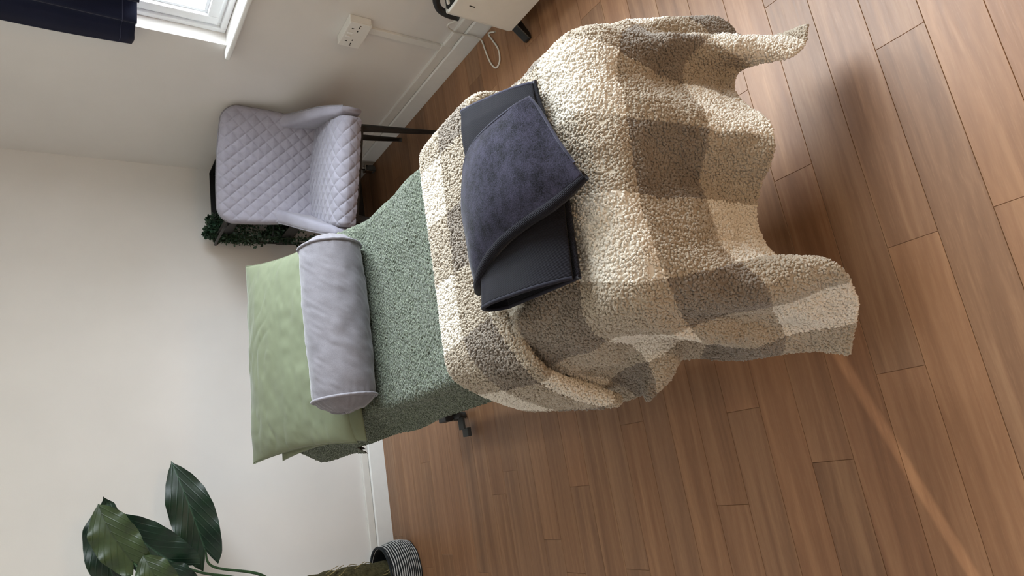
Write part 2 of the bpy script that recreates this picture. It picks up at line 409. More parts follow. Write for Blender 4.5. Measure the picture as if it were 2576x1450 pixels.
# ------------------------------------------------------------------ window, sill, glass
win = struct(empty('window_1', (WX, (WIN_Y0+WIN_Y1)/2, WIN_Z0)))
winv = Vector(win.location)
def wbox(name, lo, hi, mat, bev=.002):
    o = box_obj(name, tuple(Vector(lo)-winv), tuple(Vector(hi)-winv), mat, win, bev); return o
fx0, fx1 = WX+.052, WX+.115
def ring(name, y0, y1, z0, z1, wd, x0, x1, mat, bev=.003):
    bm = bmesh.new()
    for lo, hi in (((x0, y0, z0), (x1, y0+wd, z1)), ((x0, y1-wd, z0), (x1, y1, z1)), ((x0, y0+wd, z0), (x1, y1-wd, z0+wd)), ((x0, y0+wd, z1-wd), (x1, y1-wd, z1))):
        box(bm, tuple(Vector(lo)-winv), tuple(Vector(hi)-winv), bev)
    return bm_obj(name, bm, mat, win)
Y0, Y1, Z0, Z1 = WIN_Y0, WIN_Y1, WIN_Z0, WIN_Z1
ring('window_frame', Y0+.001, Y1-.001, Z0+.001, Z1-.001, .022, fx0, fx1, MPVC)
ring('frame_bead', Y0+.022, Y1-.022, Z0+.022, Z1-.022, .016, fx0+.012, fx1, MPVC)
MID = (Y0+Y1)/2
wbox('mullion', (fx0+.004, MID-.03, Z0+.03), (fx1, MID+.03, Z1-.03), MPVC)
for (a, b) in ((Y0+.036, MID-.028), (MID+.028, Y1-.036)):
    ring('sash', a, b, Z0+.036, Z1-.036, .042, fx0+.002, fx1-.006, MPVC, .006)
    ring('sash_bead', a+.041, b-.041, Z0+.077, Z1-.077, .014, fx0+.016, fx1-.01, MPVC, .004)
    wbox('pane', (fx0+.034, a+.05, Z0+.086), (fx0+.038, b-.05, Z1-.086), MGLASS, 0)
bm = bmesh.new(); box(bm, tuple(Vector((-.06, 0, -.008))), (0, .018, .008), .003); box(bm, (-.062, -.10, -.007), (-.05, .018, .007), .003)
hd = bm_obj('handle', bm, MPVC, win); hd.location = Vector((fx0+.03, MID+.05, Z0+.30))-winv
# sill board with a rounded nose and horns past the reveal
pf = [(fx0+.002-WX, .9175), (-.028, .9175), (-.036, .914), (-.040, .907), (-.036, .900), (-.028, .8965), (fx0+.002-WX, .8965)]
V, F = [], []
for yy in (Y0-.045, Y1+.042):
    for d, z in pf: V.append((WX+d, yy, z))
# the part inside the reveal is narrower than the nose: two boxes joined
bm = bmesh.new()
box(bm, (WX-.0395, Y0-.045, .8965), (WX-.0005, Y1+.042, .9177), .009, 4)
sb = struct(bm_obj('window_2', bm, MTRIM)); sb.name = 'trim_5'
wbox('sill_inner', (WX-.001, Y0+.001, .8965), (fx0, Y1-.001, .9176), MTRIM, 0)

# navy blackout curtain pulled down over the upper part of the window
def curtain_sheet(name, ya, yb, label, edge):
    n = 140; cy = np.linspace(ya, yb, n); czr = np.linspace(0, 1, 50)
    Yg, Zg = np.meshgrid(cy, czr, indexing='ij')
    zb = 1.233-.003*np.sin(Yg*23)-.006*np.exp(-((Yg-2.34)/.03)**2)
    P = np.empty(Yg.shape+(3,)); near = np.clip((2.30-Yg)/.12, .12, 1) if edge else 1.0
    P[..., 1] = Yg+.006*np.sin(Zg*9)*np.clip((Yg-2.2)/.17, 0, 1)
    P[..., 2] = zb+(2.37-zb)*Zg
    P[..., 0] = WX-.046-near*.030*np.sin(Yg*52+.5*np.sin(Zg*3))*(1-.2*Zg)-.004*np.sin(Yg*21+Zg*4)
    Vc = np.concatenate([P.reshape(-1, 3), (P+np.array([.003, 0, 0])).reshape(-1, 3)])
    g = grid_faces(n, 50); n0 = n*50
    border = [i*50 for i in range(n)]+[(n-1)*50+j for j in range(1, 50)]+[i*50+49 for i in range(n-2, -1, -1)]+[j for j in range(48, 0, -1)]
    rim = [[a_, b_, b_+n0, a_+n0] for a_, b_ in zip(border, border[1:]+border[:1])]
    cur = mk(name, Vc, np.concatenate([g[:, ::-1], g+n0, np.array(rim)]), MNAVY); tag(cur, label, 'curtain')
    mk('hem_seam', *tube_geo(P[3:-3, 1]+np.array([-.001, 0, .02]), .0012, 5), MTHREAD, cur)
    return cur
MTHREAD = plain('navy_thread', (44, 48, 74), .8)
curtain_sheet('curtain', 1.88, 2.372, 'short navy blackout curtain drawn aside at the window above the chair', True)

# ------------------------------------------------------------------ socket
sk = empty('wall_socket', (WX, 2.045, .458)); tag(sk, 'white double power socket on the wall above the trunking', 'socket')
box_obj('back_box', (-.030, -.072, .0), (0, .073, .087), MTRUNK, sk, .004)
fp = box_obj('face_plate', (-.037, -.0735, -.0005), (-.030, .0745, .0875), MTRUNK, sk, .003)
for yy in (-.038, .040):
    for dy, dz, sy, sz in ((0, .0655, .0022, .0045), (-.011, .043, .0040, .0022), (.011, .043, .0040, .0022)):
        box_obj('pin_slot', (-.0374, yy+dy-sy, dz-sz), (-.0366, yy+dy+sy, dz+sz), MHOLE, sk)
    box_obj('rocker_switch', (-.0405, (-.011 if yy < 0 else .011)-.005, .058), (-.037, (-.011 if yy < 0 else .011)+.005, .078), MTRIM, sk, .0012)
for yy in (-.060, .061): box_obj('screw_cap', (-.0376, yy-.003, .040), (-.0369, yy+.003, .046), MCHROME, sk, .0003)

# ------------------------------------------------------------------ heater and its cable
ht = empty('panel_heater', (1.57, 1.25, 0)); tag(ht, 'white panel heater on black feet standing by the window wall', 'heater')
o3 = Vector(ht.location)
def hb(name, lo, hi, mat, bev=.003): return box_obj(name, tuple(Vector(lo)-o3), tuple(Vector(hi)-o3), mat, ht, bev)
hb('front_panel', (1.528, .86, .060), (1.540, 1.630, .332), MHEAT, .003)
hb('casing', (1.538, .85, .055), (1.610, 1.648, .330), MHEAT, .006)
hb('grille_bed', (1.542, .88, .329), (1.606, 1.628, .338), MBLKM, .002)
for q in np.linspace(.9, 1.60, 26): hb('grille_slat', (1.544, q, .337), (1.604, q+.009, .346), MHEAT, .001)
lf = hb('indicator_slot', (1.5272, 1.5665, .258), (1.5284, 1.5705, .280), MHOLE, 0)
for yy in (1.60, .90):
    bm = bmesh.new()
    V = [(1.488, .0), (1.508, .0), (1.56, .036), (1.632, .0), (1.652, .0), (1.610, .064), (1.530, .064), (1.486, .012)]
    vs = [[bm.verts.new((x-o3.x, yy+s*.017-o3.y+.01, z)) for x, z in V] for s in (-1, 1)]
    n = len(V)
    for i in range(n): bm.faces.new((vs[0][i], vs[0][(i+1) % n], vs[1][(i+1) % n], vs[1][i]))
    bm.faces.new(vs[0][::-1]); bm.faces.new(vs[1]); bmesh.ops.recalc_face_normals(bm, faces=bm.faces)
    bmesh.ops.bevel(bm, geom=list(bm.edges), offset=.003, segments=1, affect='EDGES')
    bm_obj('foot', bm, MBLKM, ht)
for s in (1, -1):
    ye = 1.655 if s > 0 else .843
    pth = [(1.545, ye, .272), (1.552, ye+s*.006, .318), (1.562, ye, .352), (1.572, ye-s*.035, .378), (1.578, ye-s*.10, .395), (1.578, ye-s*.16, .398)]
    pth = catmull(pth, 22)-np.array(o3)
    V, F = tube_geo(pth, .0135, 8); mk('handle', V, F, MBLKM, ht)
cb = catmull([(1.66, 1.80, .004), (1.70-.02, 1.842, .004), (1.633, 1.822, .004), (1.575, 1.797, .004), (1.525, 1.802, .004), (1.513, 1.832, .004), (1.55, 1.860, .004), (1.61, 1.879, .004),
              (1.664, 1.889, .005), (1.686, 1.893, .012), (1.692, 1.893, .05), (1.692, 1.899, .09), (1.693, 1.899, .128), (1.69, 1.880, .172), (1.675, 1.842, .19), (1.65, 1.78, .19), (1.62, 1.66, .2)], 120)
V, F = tube_geo(cb, .0036, 8)
tag(mk('power_cable', V, F, MCORD), 'white power cable looping on the floor beside the heater', 'cable')

# ------------------------------------------------------------------ treatment couch
HINGE = 1.75; SLOPE = .30; BTOP = .664
def base_z(y):
    y = np.asarray(y, float); q = np.clip(y-HINGE+.06, 0, .12)
    return BTOP+SLOPE*np.where(y > HINGE+.06, y-HINGE, q*q/.24)
ct = empty('treatment_couch', (.48, 1.55, 0)); tag(ct, 'treatment couch with raised backrest hidden under the green throw', 'massage table')
oc = Vector(ct.location)
def cbx(name, lo, hi, mat, bev=.004): return box_obj(name, tuple(Vector(lo)-oc), tuple(Vector(hi)-oc), mat, ct, bev)
cbx('mattress', (.205, .755, .585), (.755, 1.735, .658), MVIN, .02)
bm = bmesh.new(); box(bm, (.205, .012, -.075), (.755, .56, -.004), .02)
bk = bm_obj('backrest', bm, MVIN, ct); bk.location = Vector((0, HINGE+.01, BTOP-.004))-Vector((oc.x, oc.y, oc.z)); bk.rotation_euler = (math.atan(SLOPE), 0, 0)
cbx('frame', (.26, .80, .545), (.70, 1.72, .584), MBLKM)
cbx('lift_column', (.40, 1.35, .15), (.56, 1.65, .545), MBLKM, .01)
cbx('caster_arm', (.185, 2.43, .085), (.730, 2.495, .122), MBLKM, .006)
for xx in (.240, .660): cbx('base_beam', (xx, 1.02, .085), (xx+.05, 2.44, .125), MBLKM, .006)
for yy in (1.30, 1.70): cbx('cross_beam', (.285, yy, .105), (.67, yy+.05, .150), MBLKM, .006)
def caster_parts(parent, off, lever=True, r=.034):
    ox, oy = off
    th = np.linspace(0, 2*np.pi, 24, endpoint=False)
    prof = [(-.012, r*.55), (-.013, r*.9), (-.008, r), (.008, r), (.013, r*.9), (.012, r*.55)]
    V = np.array([(ox+a, oy+rr*np.cos(t), r+rr*np.sin(t)) for a, rr in prof for t in th]); 
    F = [list(f) for f in grid_faces(6, 24, close_v=True)]+[list(range(24)), list(range(120, 144))[::-1]]
    wh = mk('wheel', V, F, MRUB, parent)
    bm = bmesh.new()
    for s in (-1, 1): box(bm, (ox+s*.017-.002, oy-.014, r-.008), (ox+s*.017+.002, oy+.016, 2*r+.008), .001)
    box(bm, (ox-.019, oy-.018, 2*r+.004), (ox+.019, oy+.02, 2*r+.010), .001); box(bm, (ox-.006, oy-.006, 2*r+.008), (ox+.006, oy+.006, 2*r+.024))
    fk = bm_obj('fork', bm, MCHROME, parent)
    if lever:
        bm = bmesh.new(); box(bm, (ox-.060, oy-.056, r+.004), (ox-.010, oy-.014, r+.014), .002)
        box(bm, (ox-.092, oy-.070, r-.012), (ox-.056, oy-.026, r+.006), .002)
        lv = bm_obj('brake_lever', bm, MRUB, parent)
for xx, yy in ((.205, 2.475), (.690, 2.475), (.290, 1.06), (.690, 1.06)):
    p = empty('caster', (xx-oc.x, yy-oc.y, 0)); p.parent = ct
    caster_parts(p, (0, 0))

# ------------------------------------------------------------------ green textured throw over the couch
def left_hem(y):
    yy = [0, 1.42, 1.65, 1.86, 2.00, 2.04, 2.10, 2.30, 2.6]
    X = np.interp(y, yy, [.150, .148, .132, .120, .118, .117, .094, .098, .10]); Z = np.interp(y, yy, [.555, .56, .58, .605, .645, .66, .60, .66, .74]); return X, Z
ny, nw = 640, 470
ys = np.linspace(1.06, 2.36, ny); P = np.empty((ny, nw, 3))
for i, y in enumerate(ys):
    z0 = float(base_z(y)); hx, hz = left_hem(y); hx += .004*math.sin(y*21)
    r = .028; a = np.linspace(0, np.pi/2, 7)
    sec = [(.805, z0-.20), (.79, z0-.10)]+[(.752+r*math.cos(t), z0-r+r*math.sin(t)) for t in a]
    sec += [(.212-r*math.sin(t), z0-r+r*math.cos(t)) for t in a]+[(.5*(.184+hx)+.004, .5*(z0-r+hz)), (hx, hz)]
    sec = np.array(sec); L = np.concatenate([[0], np.cumsum(np.hypot(*np.diff(sec, axis=0).T))]); u = np.linspace(0, L[-1], nw)
    P[i, :, 0] = np.interp(u, L, sec[:, 0]); P[i, :, 2] = np.interp(u, L, sec[:, 1]); P[i, :, 1] = y
N = normals_grid(P)
if N[ny//2, nw//2, 2] < 0: N = -N
q = P[..., 0]; au = np.cumsum(np.r_[np.zeros((1, nw)), np.linalg.norm(np.diff(P, axis=0), axis=2)], 0); aw = np.cumsum(np.c_[np.zeros((ny, 1)), np.linalg.norm(np.diff(P, axis=1), axis=2)], 1)
wob = .0012*vnoise(au*60, aw*60, seed=3); cell = .0105
A = (aw+wob)/cell; B = (au+wob)/cell*1.15; row = np.floor(B).astype(int)
pit = np.exp(-((((A+.5*(row % 2)) % 1)-.5)**2*16+((B % 1)-.5)**2*22))
h = .0022*vnoise(au*330, aw*330, seed=1)+.0007*vnoise(au*160, aw*160, seed=9)-.0048*pit*(.6+.4*vnoise(au*9, aw*9, seed=5))+.003*vnoise(au*7, aw*9, seed=2)+.002*np.sin(au*31+aw*6)
ff = np.clip(vnoise(au*14, aw*14, seed=8), 0, 1); h = h+.0008*ff
Pd = P+N*(h+.006)[..., None]
F = grid_faces(ny, nw); F = F if True else F[:, ::-1]
V2 = np.concatenate([Pd.reshape(-1, 3), (P-N*.002)[::8, ::8].reshape(-1, 3)])
nb = len(range(0, ny, 8)); nbw = len(range(0, nw, 8))
thr = mk('throw_blanket', V2, np.concatenate([F, grid_faces(nb, nbw)[:, ::-1]+ny*nw]), MGR)
tag(thr, 'sage green dimpled chenille throw covering the couch under the pillows', 'throw')

# ------------------------------------------------------------------ cushions
def cushion(name, corners, T, mat, label, cat='pillow', group=None, n=120, seed=0, pw=.55, wr=1.0, Tdn=None):
    # corners TL TR BR BL on the seam plane
    TL, TR, BR, BL = (np.array(c, float) for c in corners)
    u = np.linspace(-1, 1, n); U, W = np.meshgrid(u, u, indexing='ij')
    pin = 1-.055*(1-W**2)*np.abs(U)**3; pin2 = 1-.055*(1-U**2)*np.abs(W)**3
    a = (U*pin+1)/2; b = (W*pin2+1)/2
    base = ((1-a)*(1-b))[..., None]*BL+(a*(1-b))[..., None]*BR+(a*b)[..., None]*TR+((1-a)*b)[..., None]*TL
    nn = np.cross(BR-BL, TL-BL); nn /= np.linalg.norm(nn)
    prof = ((1-np.abs(U)**2.4)*(1-np.abs(W)**2.4)).clip(0)**pw
    crease = vnoise(U*3+seed, W*5+W*U, seed=seed)*.5+.5*np.sin(U*9+W*3+2*vnoise(U*2, W*2, seed=seed+1))*np.clip(np.abs(W)+np.abs(U)-.9, 0, 1)
    fine = vnoise(U*11, W*14, seed=seed+4)
    hh = T*prof*(1+.10*crease*wr)+.0042*wr*crease*np.clip(prof*4, 0, 1)+.0018*wr*fine*np.clip(prof*4, 0, 1)+.0040*wr*np.clip(prof*3, 0, 1)*np.abs(np.sin(U*7+W*9+3.5*vnoise(U*2.2, W*3, seed=seed+7)))**.5*np.clip(vnoise(U*2.5, W*2.5, seed=seed+8)+.2, 0, 1)
    top = base+hh[..., None]*nn; bot = base-(prof*(Tdn if Tdn is not None else T))[..., None]*nn
    g = grid_faces(n, n)
    V = np.concatenate([top.reshape(-1, 3), bot.reshape(-1, 3)])
    o = mk(name, V, np.concatenate([g, g[:, ::-1]+n*n]), mat)
    bm = bmesh.new(); bm.from_mesh(o.data); bmesh.ops.remove_doubles(bm, verts=bm.verts, dist=1e-5); bm.to_mesh(o.data); bm.free()
    o.data.polygons.foreach_set('use_smooth', np.full(len(o.data.polygons), True))
    tag(o, label, cat, group); return o, (base, n)
pl2, _ = cushion('pillow', [(.108, 2.245, .840), (.775, 2.28, .850), (.775, 1.87, .716), (.112, 1.845, .706)], .022, MSAGE2, 'flatter sage green pillow underneath, its corner showing below the upper pillow', seed=5, Tdn=.008)
pl1, (b1, n1) = cushion('pillow', [(.118, 2.365, .903), (.806, 2.325, .897), (.776, 1.905, .730), (.114, 1.885, .722)], .052, MSAGE, 'sage green pillow on top, creased, with the grey bolster against it', seed=2, Tdn=.02)
# a stitched seam line near the open end of the upper pillowcase, and its edge seam
e = np.concatenate([b1[0, :], b1[1:, -1], b1[-1, -2::-1], b1[-2:0:-1, 0]])
mk('edge_seam', *tube_geo(np.concatenate([e, e[:1]]), .0016, 5, caps=False), MSAGE2, pl1)

# bolster
bo = empty('bolster_cushion', (.46, 1.80, .685)); tag(bo, 'silver grey velvet bolster with piped round ends lying across the couch', 'bolster')
bax = np.array([.705-.216, .000, .0]); R_ = .092; bc = np.array([.4615, 1.800, .686+R_]); bL = .452
th = np.linspace(0, 2*np.pi, 120, endpoint=False); tt = np.linspace(-1, 1, 110)
Tm, Am = np.meshgrid(tt, th, indexing='ij')
rad = R_*(1-.035*np.abs(Tm)**6)*(1+.02*np.sin(Tm*2.2+1))+.0022*vnoise(Tm*5+Am*.6, np.cos(Am)*3, np.sin(Am)*3, seed=4)+.0011*vnoise(Tm*20+Am*6, Am*3-Tm*3, np.sin(Am)*2, seed=6)+.0012*np.sin(Am*7+Tm*16+3*vnoise(Tm*4, np.cos(Am)*2, np.sin(Am)*2, seed=12))*np.clip(vnoise(Tm*6, np.cos(Am)*2, np.sin(Am)*2, seed=14), 0, 1)
rad += .0009*np.sin(Am*26+2*vnoise(Am*2, Tm*2, seed=9))*np.clip((np.abs(Tm)-.80)/.2, 0, 1)**1.5
rad = np.where(np.sin(Am) < -.86, np.minimum(rad, R_*.985/np.maximum(.6, -np.sin(Am))), rad)
Pb = np.stack([bL/2*Tm, rad*np.cos(Am), R_+rad*np.sin(Am)], -1)
ob = Vector(bo.location)
shift = np.array([bc[0]-ob.x, bc[1]-ob.y, bc[2]-R_-ob.z])
mk('cover', (Pb+shift).reshape(-1, 3), grid_faces(110, 120, close_v=True)[:, ::-1], MBOL, bo)
for s in (-1, 1):
    rr = np.linspace(1, 0, 16); Rr, Ar = np.meshgrid(rr, th, indexing='ij')
    end = rad[-1 if s > 0 else 0]*1.0
    xo = s*(bL/2+.040*(1-Rr**2.4)+.0035*vnoise(Rr*5, np.cos(Ar)*3, np.sin(Ar)*3, seed=3+s)*(Rr < .97)+.002*np.sin(Ar*22)*Rr**6*(1-Rr)*8)
    Pe = np.stack([xo, end*Rr*np.cos(Ar), R_+end*Rr*np.sin(Ar)], -1)+shift
    f = grid_faces(16, 120, close_v=True); f = f if s > 0 else f[:, ::-1]
    mk('end_panel', Pe.reshape(-1, 3), f, MBOL, bo)
    ring_ = np.stack([np.full(120, s*bL/2), (end+.002)*np.cos(th), R_+(end+.002)*np.sin(th)], -1)+shift
    mk('piping', *tube_geo(np.concatenate([ring_, ring_[:1]]), .0042, 8, caps=False), MPIPE, bo)

# ------------------------------------------------------------------ sherpa blanket: draped cloth (control net of a draping study), checks and pile
# rows run along the couch; x, y, z in half millimetres
NET = [
    [1530, 2416, 381, 1530, 2336, 380, 1530, 2255, 379, 1530, 2175, 380, 1530, 2095, 381, 1531, 2014, 382, 1532, 1934, 384, 1532, 1854, 387, 1531, 1775, 390, 1543, 1697, 394, 1589, 1638, 396, 1661, 1615, 395, 1738, 1605, 393, 1800, 1565, 383, 1825, 1499, 359, 1805, 1438, 319, 1758, 1405, 269, 1702, 1391, 214, 1650, 1362, 163, 1613, 1306, 122, 1595, 1235, 90],
    [1530, 2415, 455, 1530, 2335, 455, 1530, 2255, 454, 1530, 2176, 455, 1530, 2096, 455, 1531, 2016, 457, 1532, 1936, 459, 1531, 1856, 462, 1531, 1777, 465, 1544, 1700, 468, 1590, 1641, 470, 1662, 1615, 470, 1736, 1594, 466, 1787, 1544, 452, 1795, 1477, 423, 1762, 1428, 378, 1709, 1410, 324, 1655, 1394, 270, 1615, 1348, 225, 1598, 1282, 189, 1593, 1208, 160],
    [1530, 2415, 531, 1530, 2335, 530, 1530, 2256, 530, 1530, 2176, 530, 1530, 2096, 531, 1531, 2017, 533, 1532, 1937, 535, 1531, 1858, 538, 1531, 1778, 541, 1546, 1702, 544, 1592, 1644, 546, 1663, 1614, 545, 1732, 1582, 540, 1770, 1523, 522, 1761, 1460, 487, 1717, 1426, 437, 1663, 1417, 382, 1616, 1388, 330, 1594, 1328, 290, 1587, 1257, 258, 1583, 1184, 231],
    [1530, 2415, 608, 1530, 2335, 607, 1530, 2256, 607, 1530, 2176, 607, 1530, 2097, 608, 1531, 2017, 610, 1531, 1938, 612, 1531, 1859, 615, 1531, 1779, 618, 1546, 1704, 621, 1593, 1645, 623, 1663, 1611, 622, 1724, 1568, 614, 1748, 1504, 592, 1724, 1450, 552, 1673, 1430, 499, 1620, 1418, 443, 1585, 1374, 395, 1576, 1304, 357, 1563, 1235, 322, 1544, 1167, 289],
    [1530, 2414, 686, 1530, 2335, 685, 1530, 2255, 685, 1530, 2176, 685, 1530, 2097, 686, 1530, 2017, 688, 1531, 1938, 690, 1531, 1859, 693, 1531, 1780, 697, 1547, 1705, 699, 1594, 1646, 701, 1660, 1606, 701, 1712, 1554, 691, 1720, 1489, 663, 1684, 1446, 618, 1630, 1436, 563, 1581, 1415, 508, 1557, 1358, 461, 1548, 1288, 421, 1521, 1221, 379, 1483, 1159, 336],
    [1530, 2413, 765, 1530, 2334, 764, 1530, 2255, 764, 1530, 2176, 764, 1530, 2096, 765, 1530, 2017, 767, 1531, 1938, 770, 1530, 1859, 773, 1531, 1780, 776, 1547, 1705, 779, 1593, 1645, 782, 1655, 1599, 781, 1696, 1541, 768, 1689, 1479, 736, 1643, 1450, 687, 1590, 1442, 630, 1551, 1408, 577, 1542, 1345, 532, 1524, 1277, 487, 1480, 1218, 439, 1426, 1163, 389],
    [1530, 2412, 845, 1530, 2333, 844, 1530, 2254, 844, 1530, 2175, 844, 1530, 2096, 845, 1530, 2017, 847, 1530, 1938, 850, 1530, 1859, 854, 1531, 1780, 857, 1546, 1704, 861, 1589, 1643, 864, 1647, 1592, 863, 1677, 1529, 848, 1655, 1476, 812, 1605, 1459, 759, 1557, 1444, 702, 1537, 1396, 650, 1537, 1334, 604, 1505, 1274, 555, 1449, 1221, 502, 1388, 1179, 448],
    [1530, 2411, 926, 1530, 2333, 925, 1530, 2254, 925, 1530, 2175, 926, 1530, 2095, 927, 1530, 2016, 929, 1530, 1937, 932, 1530, 1858, 935, 1531, 1780, 940, 1543, 1703, 944, 1583, 1639, 947, 1635, 1583, 946, 1653, 1519, 930, 1622, 1479, 891, 1572, 1465, 834, 1539, 1431, 776, 1533, 1376, 722, 1519, 1324, 671, 1476, 1277, 617, 1426, 1243, 560, 1386, 1228, 494],
    [1530, 2411, 1008, 1530, 2332, 1008, 1530, 2253, 1007, 1530, 2174, 1008, 1530, 2095, 1009, 1530, 2016, 1011, 1530, 1936, 1014, 1530, 1857, 1018, 1531, 1778, 1024, 1540, 1702, 1028, 1573, 1633, 1031, 1615, 1571, 1029, 1622, 1508, 1010, 1587, 1478, 969, 1545, 1454, 909, 1526, 1406, 847, 1516, 1356, 788, 1485, 1328, 729, 1444, 1304, 668, 1416, 1295, 598, 1409, 1299, 523],
    [1530, 2410, 1091, 1530, 2332, 1091, 1530, 2253, 1091, 1530, 2174, 1091, 1530, 2094, 1092, 1530, 2015, 1094, 1530, 1935, 1097, 1530, 1856, 1102, 1531, 1776, 1109, 1537, 1698, 1115, 1560, 1625, 1116, 1585, 1554, 1108, 1578, 1491, 1083, 1540, 1457, 1038, 1511, 1424, 975, 1498, 1378, 910, 1478, 1350, 843, 1449, 1350, 775, 1425, 1353, 703, 1413, 1357, 626, 1404, 1357, 551],
    [1530, 2411, 1175, 1530, 2332, 1175, 1530, 2253, 1175, 1530, 2174, 1175, 1530, 2095, 1176, 1530, 2015, 1178, 1530, 1935, 1181, 1530, 1855, 1186, 1531, 1774, 1195, 1535, 1694, 1203, 1544, 1613, 1200, 1551, 1534, 1185, 1530, 1469, 1153, 1490, 1428, 1102, 1467, 1395, 1034, 1451, 1370, 960, 1433, 1373, 886, 1416, 1392, 812, 1398, 1401, 733, 1379, 1397, 655, 1361, 1372, 587],
    [1524, 2411, 1259, 1524, 2332, 1259, 1524, 2253, 1259, 1524, 2174, 1259, 1524, 2095, 1259, 1523, 2015, 1261, 1523, 1934, 1264, 1522, 1853, 1268, 1521, 1772, 1277, 1521, 1688, 1285, 1523, 1598, 1281, 1516, 1509, 1261, 1482, 1446, 1217, 1437, 1412, 1155, 1412, 1393, 1078, 1397, 1391, 998, 1382, 1404, 919, 1365, 1414, 841, 1342, 1412, 761, 1319, 1399, 683, 1300, 1367, 613],
    [1488, 2410, 1326, 1489, 2331, 1326, 1489, 2252, 1326, 1489, 2172, 1326, 1489, 2093, 1326, 1488, 2012, 1327, 1487, 1931, 1328, 1484, 1849, 1331, 1480, 1765, 1335, 1477, 1678, 1339, 1475, 1583, 1337, 1462, 1491, 1318, 1421, 1433, 1265, 1372, 1412, 1190, 1349, 1407, 1108, 1335, 1412, 1025, 1320, 1414, 944, 1304, 1405, 866, 1284, 1388, 785, 1260, 1369, 707, 1241, 1344, 633],
    [1419, 2407, 1356, 1420, 2328, 1356, 1421, 2249, 1356, 1421, 2169, 1356, 1421, 2088, 1356, 1420, 2008, 1356, 1420, 1926, 1356, 1417, 1843, 1357, 1411, 1758, 1358, 1405, 1670, 1360, 1401, 1578, 1358, 1385, 1490, 1342, 1346, 1433, 1289, 1301, 1414, 1212, 1280, 1411, 1128, 1268, 1408, 1044, 1255, 1397, 963, 1244, 1378, 883, 1227, 1352, 804, 1204, 1328, 725, 1181, 1305, 648],
    [1341, 2403, 1360, 1343, 2324, 1360, 1344, 2244, 1360, 1344, 2164, 1360, 1344, 2083, 1360, 1344, 2002, 1360, 1343, 1920, 1360, 1341, 1838, 1360, 1335, 1754, 1362, 1329, 1669, 1365, 1322, 1580, 1362, 1305, 1495, 1347, 1269, 1435, 1299, 1230, 1410, 1224, 1214, 1396, 1142, 1206, 1380, 1060, 1196, 1364, 979, 1183, 1349, 899, 1164, 1324, 819, 1144, 1293, 740, 1121, 1261, 663],
    [1264, 2399, 1360, 1266, 2319, 1360, 1267, 2240, 1360, 1267, 2159, 1360, 1267, 2079, 1360, 1267, 1998, 1360, 1267, 1917, 1360, 1264, 1835, 1360, 1260, 1752, 1361, 1254, 1668, 1362, 1246, 1582, 1361, 1229, 1498, 1349, 1198, 1435, 1303, 1166, 1399, 1231, 1152, 1371, 1153, 1145, 1347, 1073, 1134, 1332, 992, 1120, 1322, 913, 1104, 1295, 837, 1086, 1259, 762, 1068, 1223, 688],
    [1188, 2396, 1360, 1190, 2316, 1360, 1190, 2236, 1360, 1191, 2156, 1360, 1191, 2076, 1360, 1191, 1995, 1360, 1191, 1914, 1360, 1189, 1832, 1360, 1186, 1750, 1360, 1181, 1667, 1360, 1171, 1582, 1360, 1154, 1500, 1350, 1128, 1438, 1305, 1099, 1401, 1233, 1086, 1369, 1157, 1077, 1341, 1079, 1066, 1323, 1000, 1051, 1310, 924, 1038, 1278, 852, 1023, 1239, 781, 1004, 1207, 710],
    [1112, 2394, 1360, 1113, 2314, 1360, 1114, 2234, 1360, 1114, 2154, 1360, 1114, 2074, 1360, 1115, 1993, 1360, 1115, 1912, 1360, 1114, 1831, 1360, 1112, 1748, 1360, 1108, 1666, 1360, 1098, 1582, 1360, 1081, 1502, 1351, 1058, 1440, 1308, 1034, 1407, 1235, 1022, 1387, 1156, 1015, 1368, 1077, 1003, 1346, 1000, 987, 1323, 926, 973, 1291, 854, 958, 1254, 784, 939, 1218, 715],
    [1037, 2393, 1360, 1037, 2313, 1360, 1037, 2233, 1360, 1038, 2153, 1360, 1038, 2072, 1360, 1038, 1992, 1360, 1039, 1911, 1360, 1039, 1829, 1360, 1039, 1747, 1360, 1036, 1664, 1360, 1024, 1582, 1360, 1008, 1503, 1351, 988, 1443, 1309, 968, 1418, 1235, 959, 1411, 1153, 956, 1404, 1071, 950, 1389, 992, 938, 1366, 916, 926, 1337, 841, 912, 1302, 769, 893, 1264, 700],
    [962, 2393, 1360, 961, 2313, 1360, 961, 2233, 1360, 961, 2153, 1360, 962, 2072, 1360, 963, 1991, 1360, 963, 1909, 1360, 964, 1827, 1360, 966, 1745, 1360, 964, 1662, 1360, 951, 1581, 1360, 934, 1503, 1352, 914, 1443, 1310, 897, 1421, 1237, 888, 1419, 1154, 887, 1418, 1071, 888, 1415, 989, 887, 1406, 907, 883, 1387, 828, 874, 1358, 751, 861, 1323, 679],
    [887, 2395, 1360, 885, 2315, 1360, 885, 2235, 1360, 885, 2154, 1360, 886, 2073, 1360, 887, 1991, 1360, 888, 1909, 1360, 890, 1825, 1360, 895, 1741, 1360, 896, 1657, 1360, 878, 1578, 1360, 858, 1502, 1352, 839, 1443, 1312, 823, 1420, 1241, 815, 1418, 1158, 815, 1417, 1074, 818, 1416, 991, 821, 1415, 909, 821, 1410, 825, 817, 1394, 744, 810, 1365, 668],
    [812, 2398, 1360, 809, 2319, 1360, 808, 2238, 1360, 809, 2158, 1360, 810, 2076, 1360, 812, 1993, 1360, 813, 1910, 1360, 816, 1826, 1360, 822, 1740, 1360, 824, 1656, 1360, 804, 1578, 1360, 781, 1503, 1352, 761, 1443, 1312, 746, 1419, 1242, 741, 1414, 1159, 743, 1408, 1075, 748, 1402, 993, 753, 1402, 910, 752, 1407, 827, 748, 1405, 744, 744, 1390, 665],
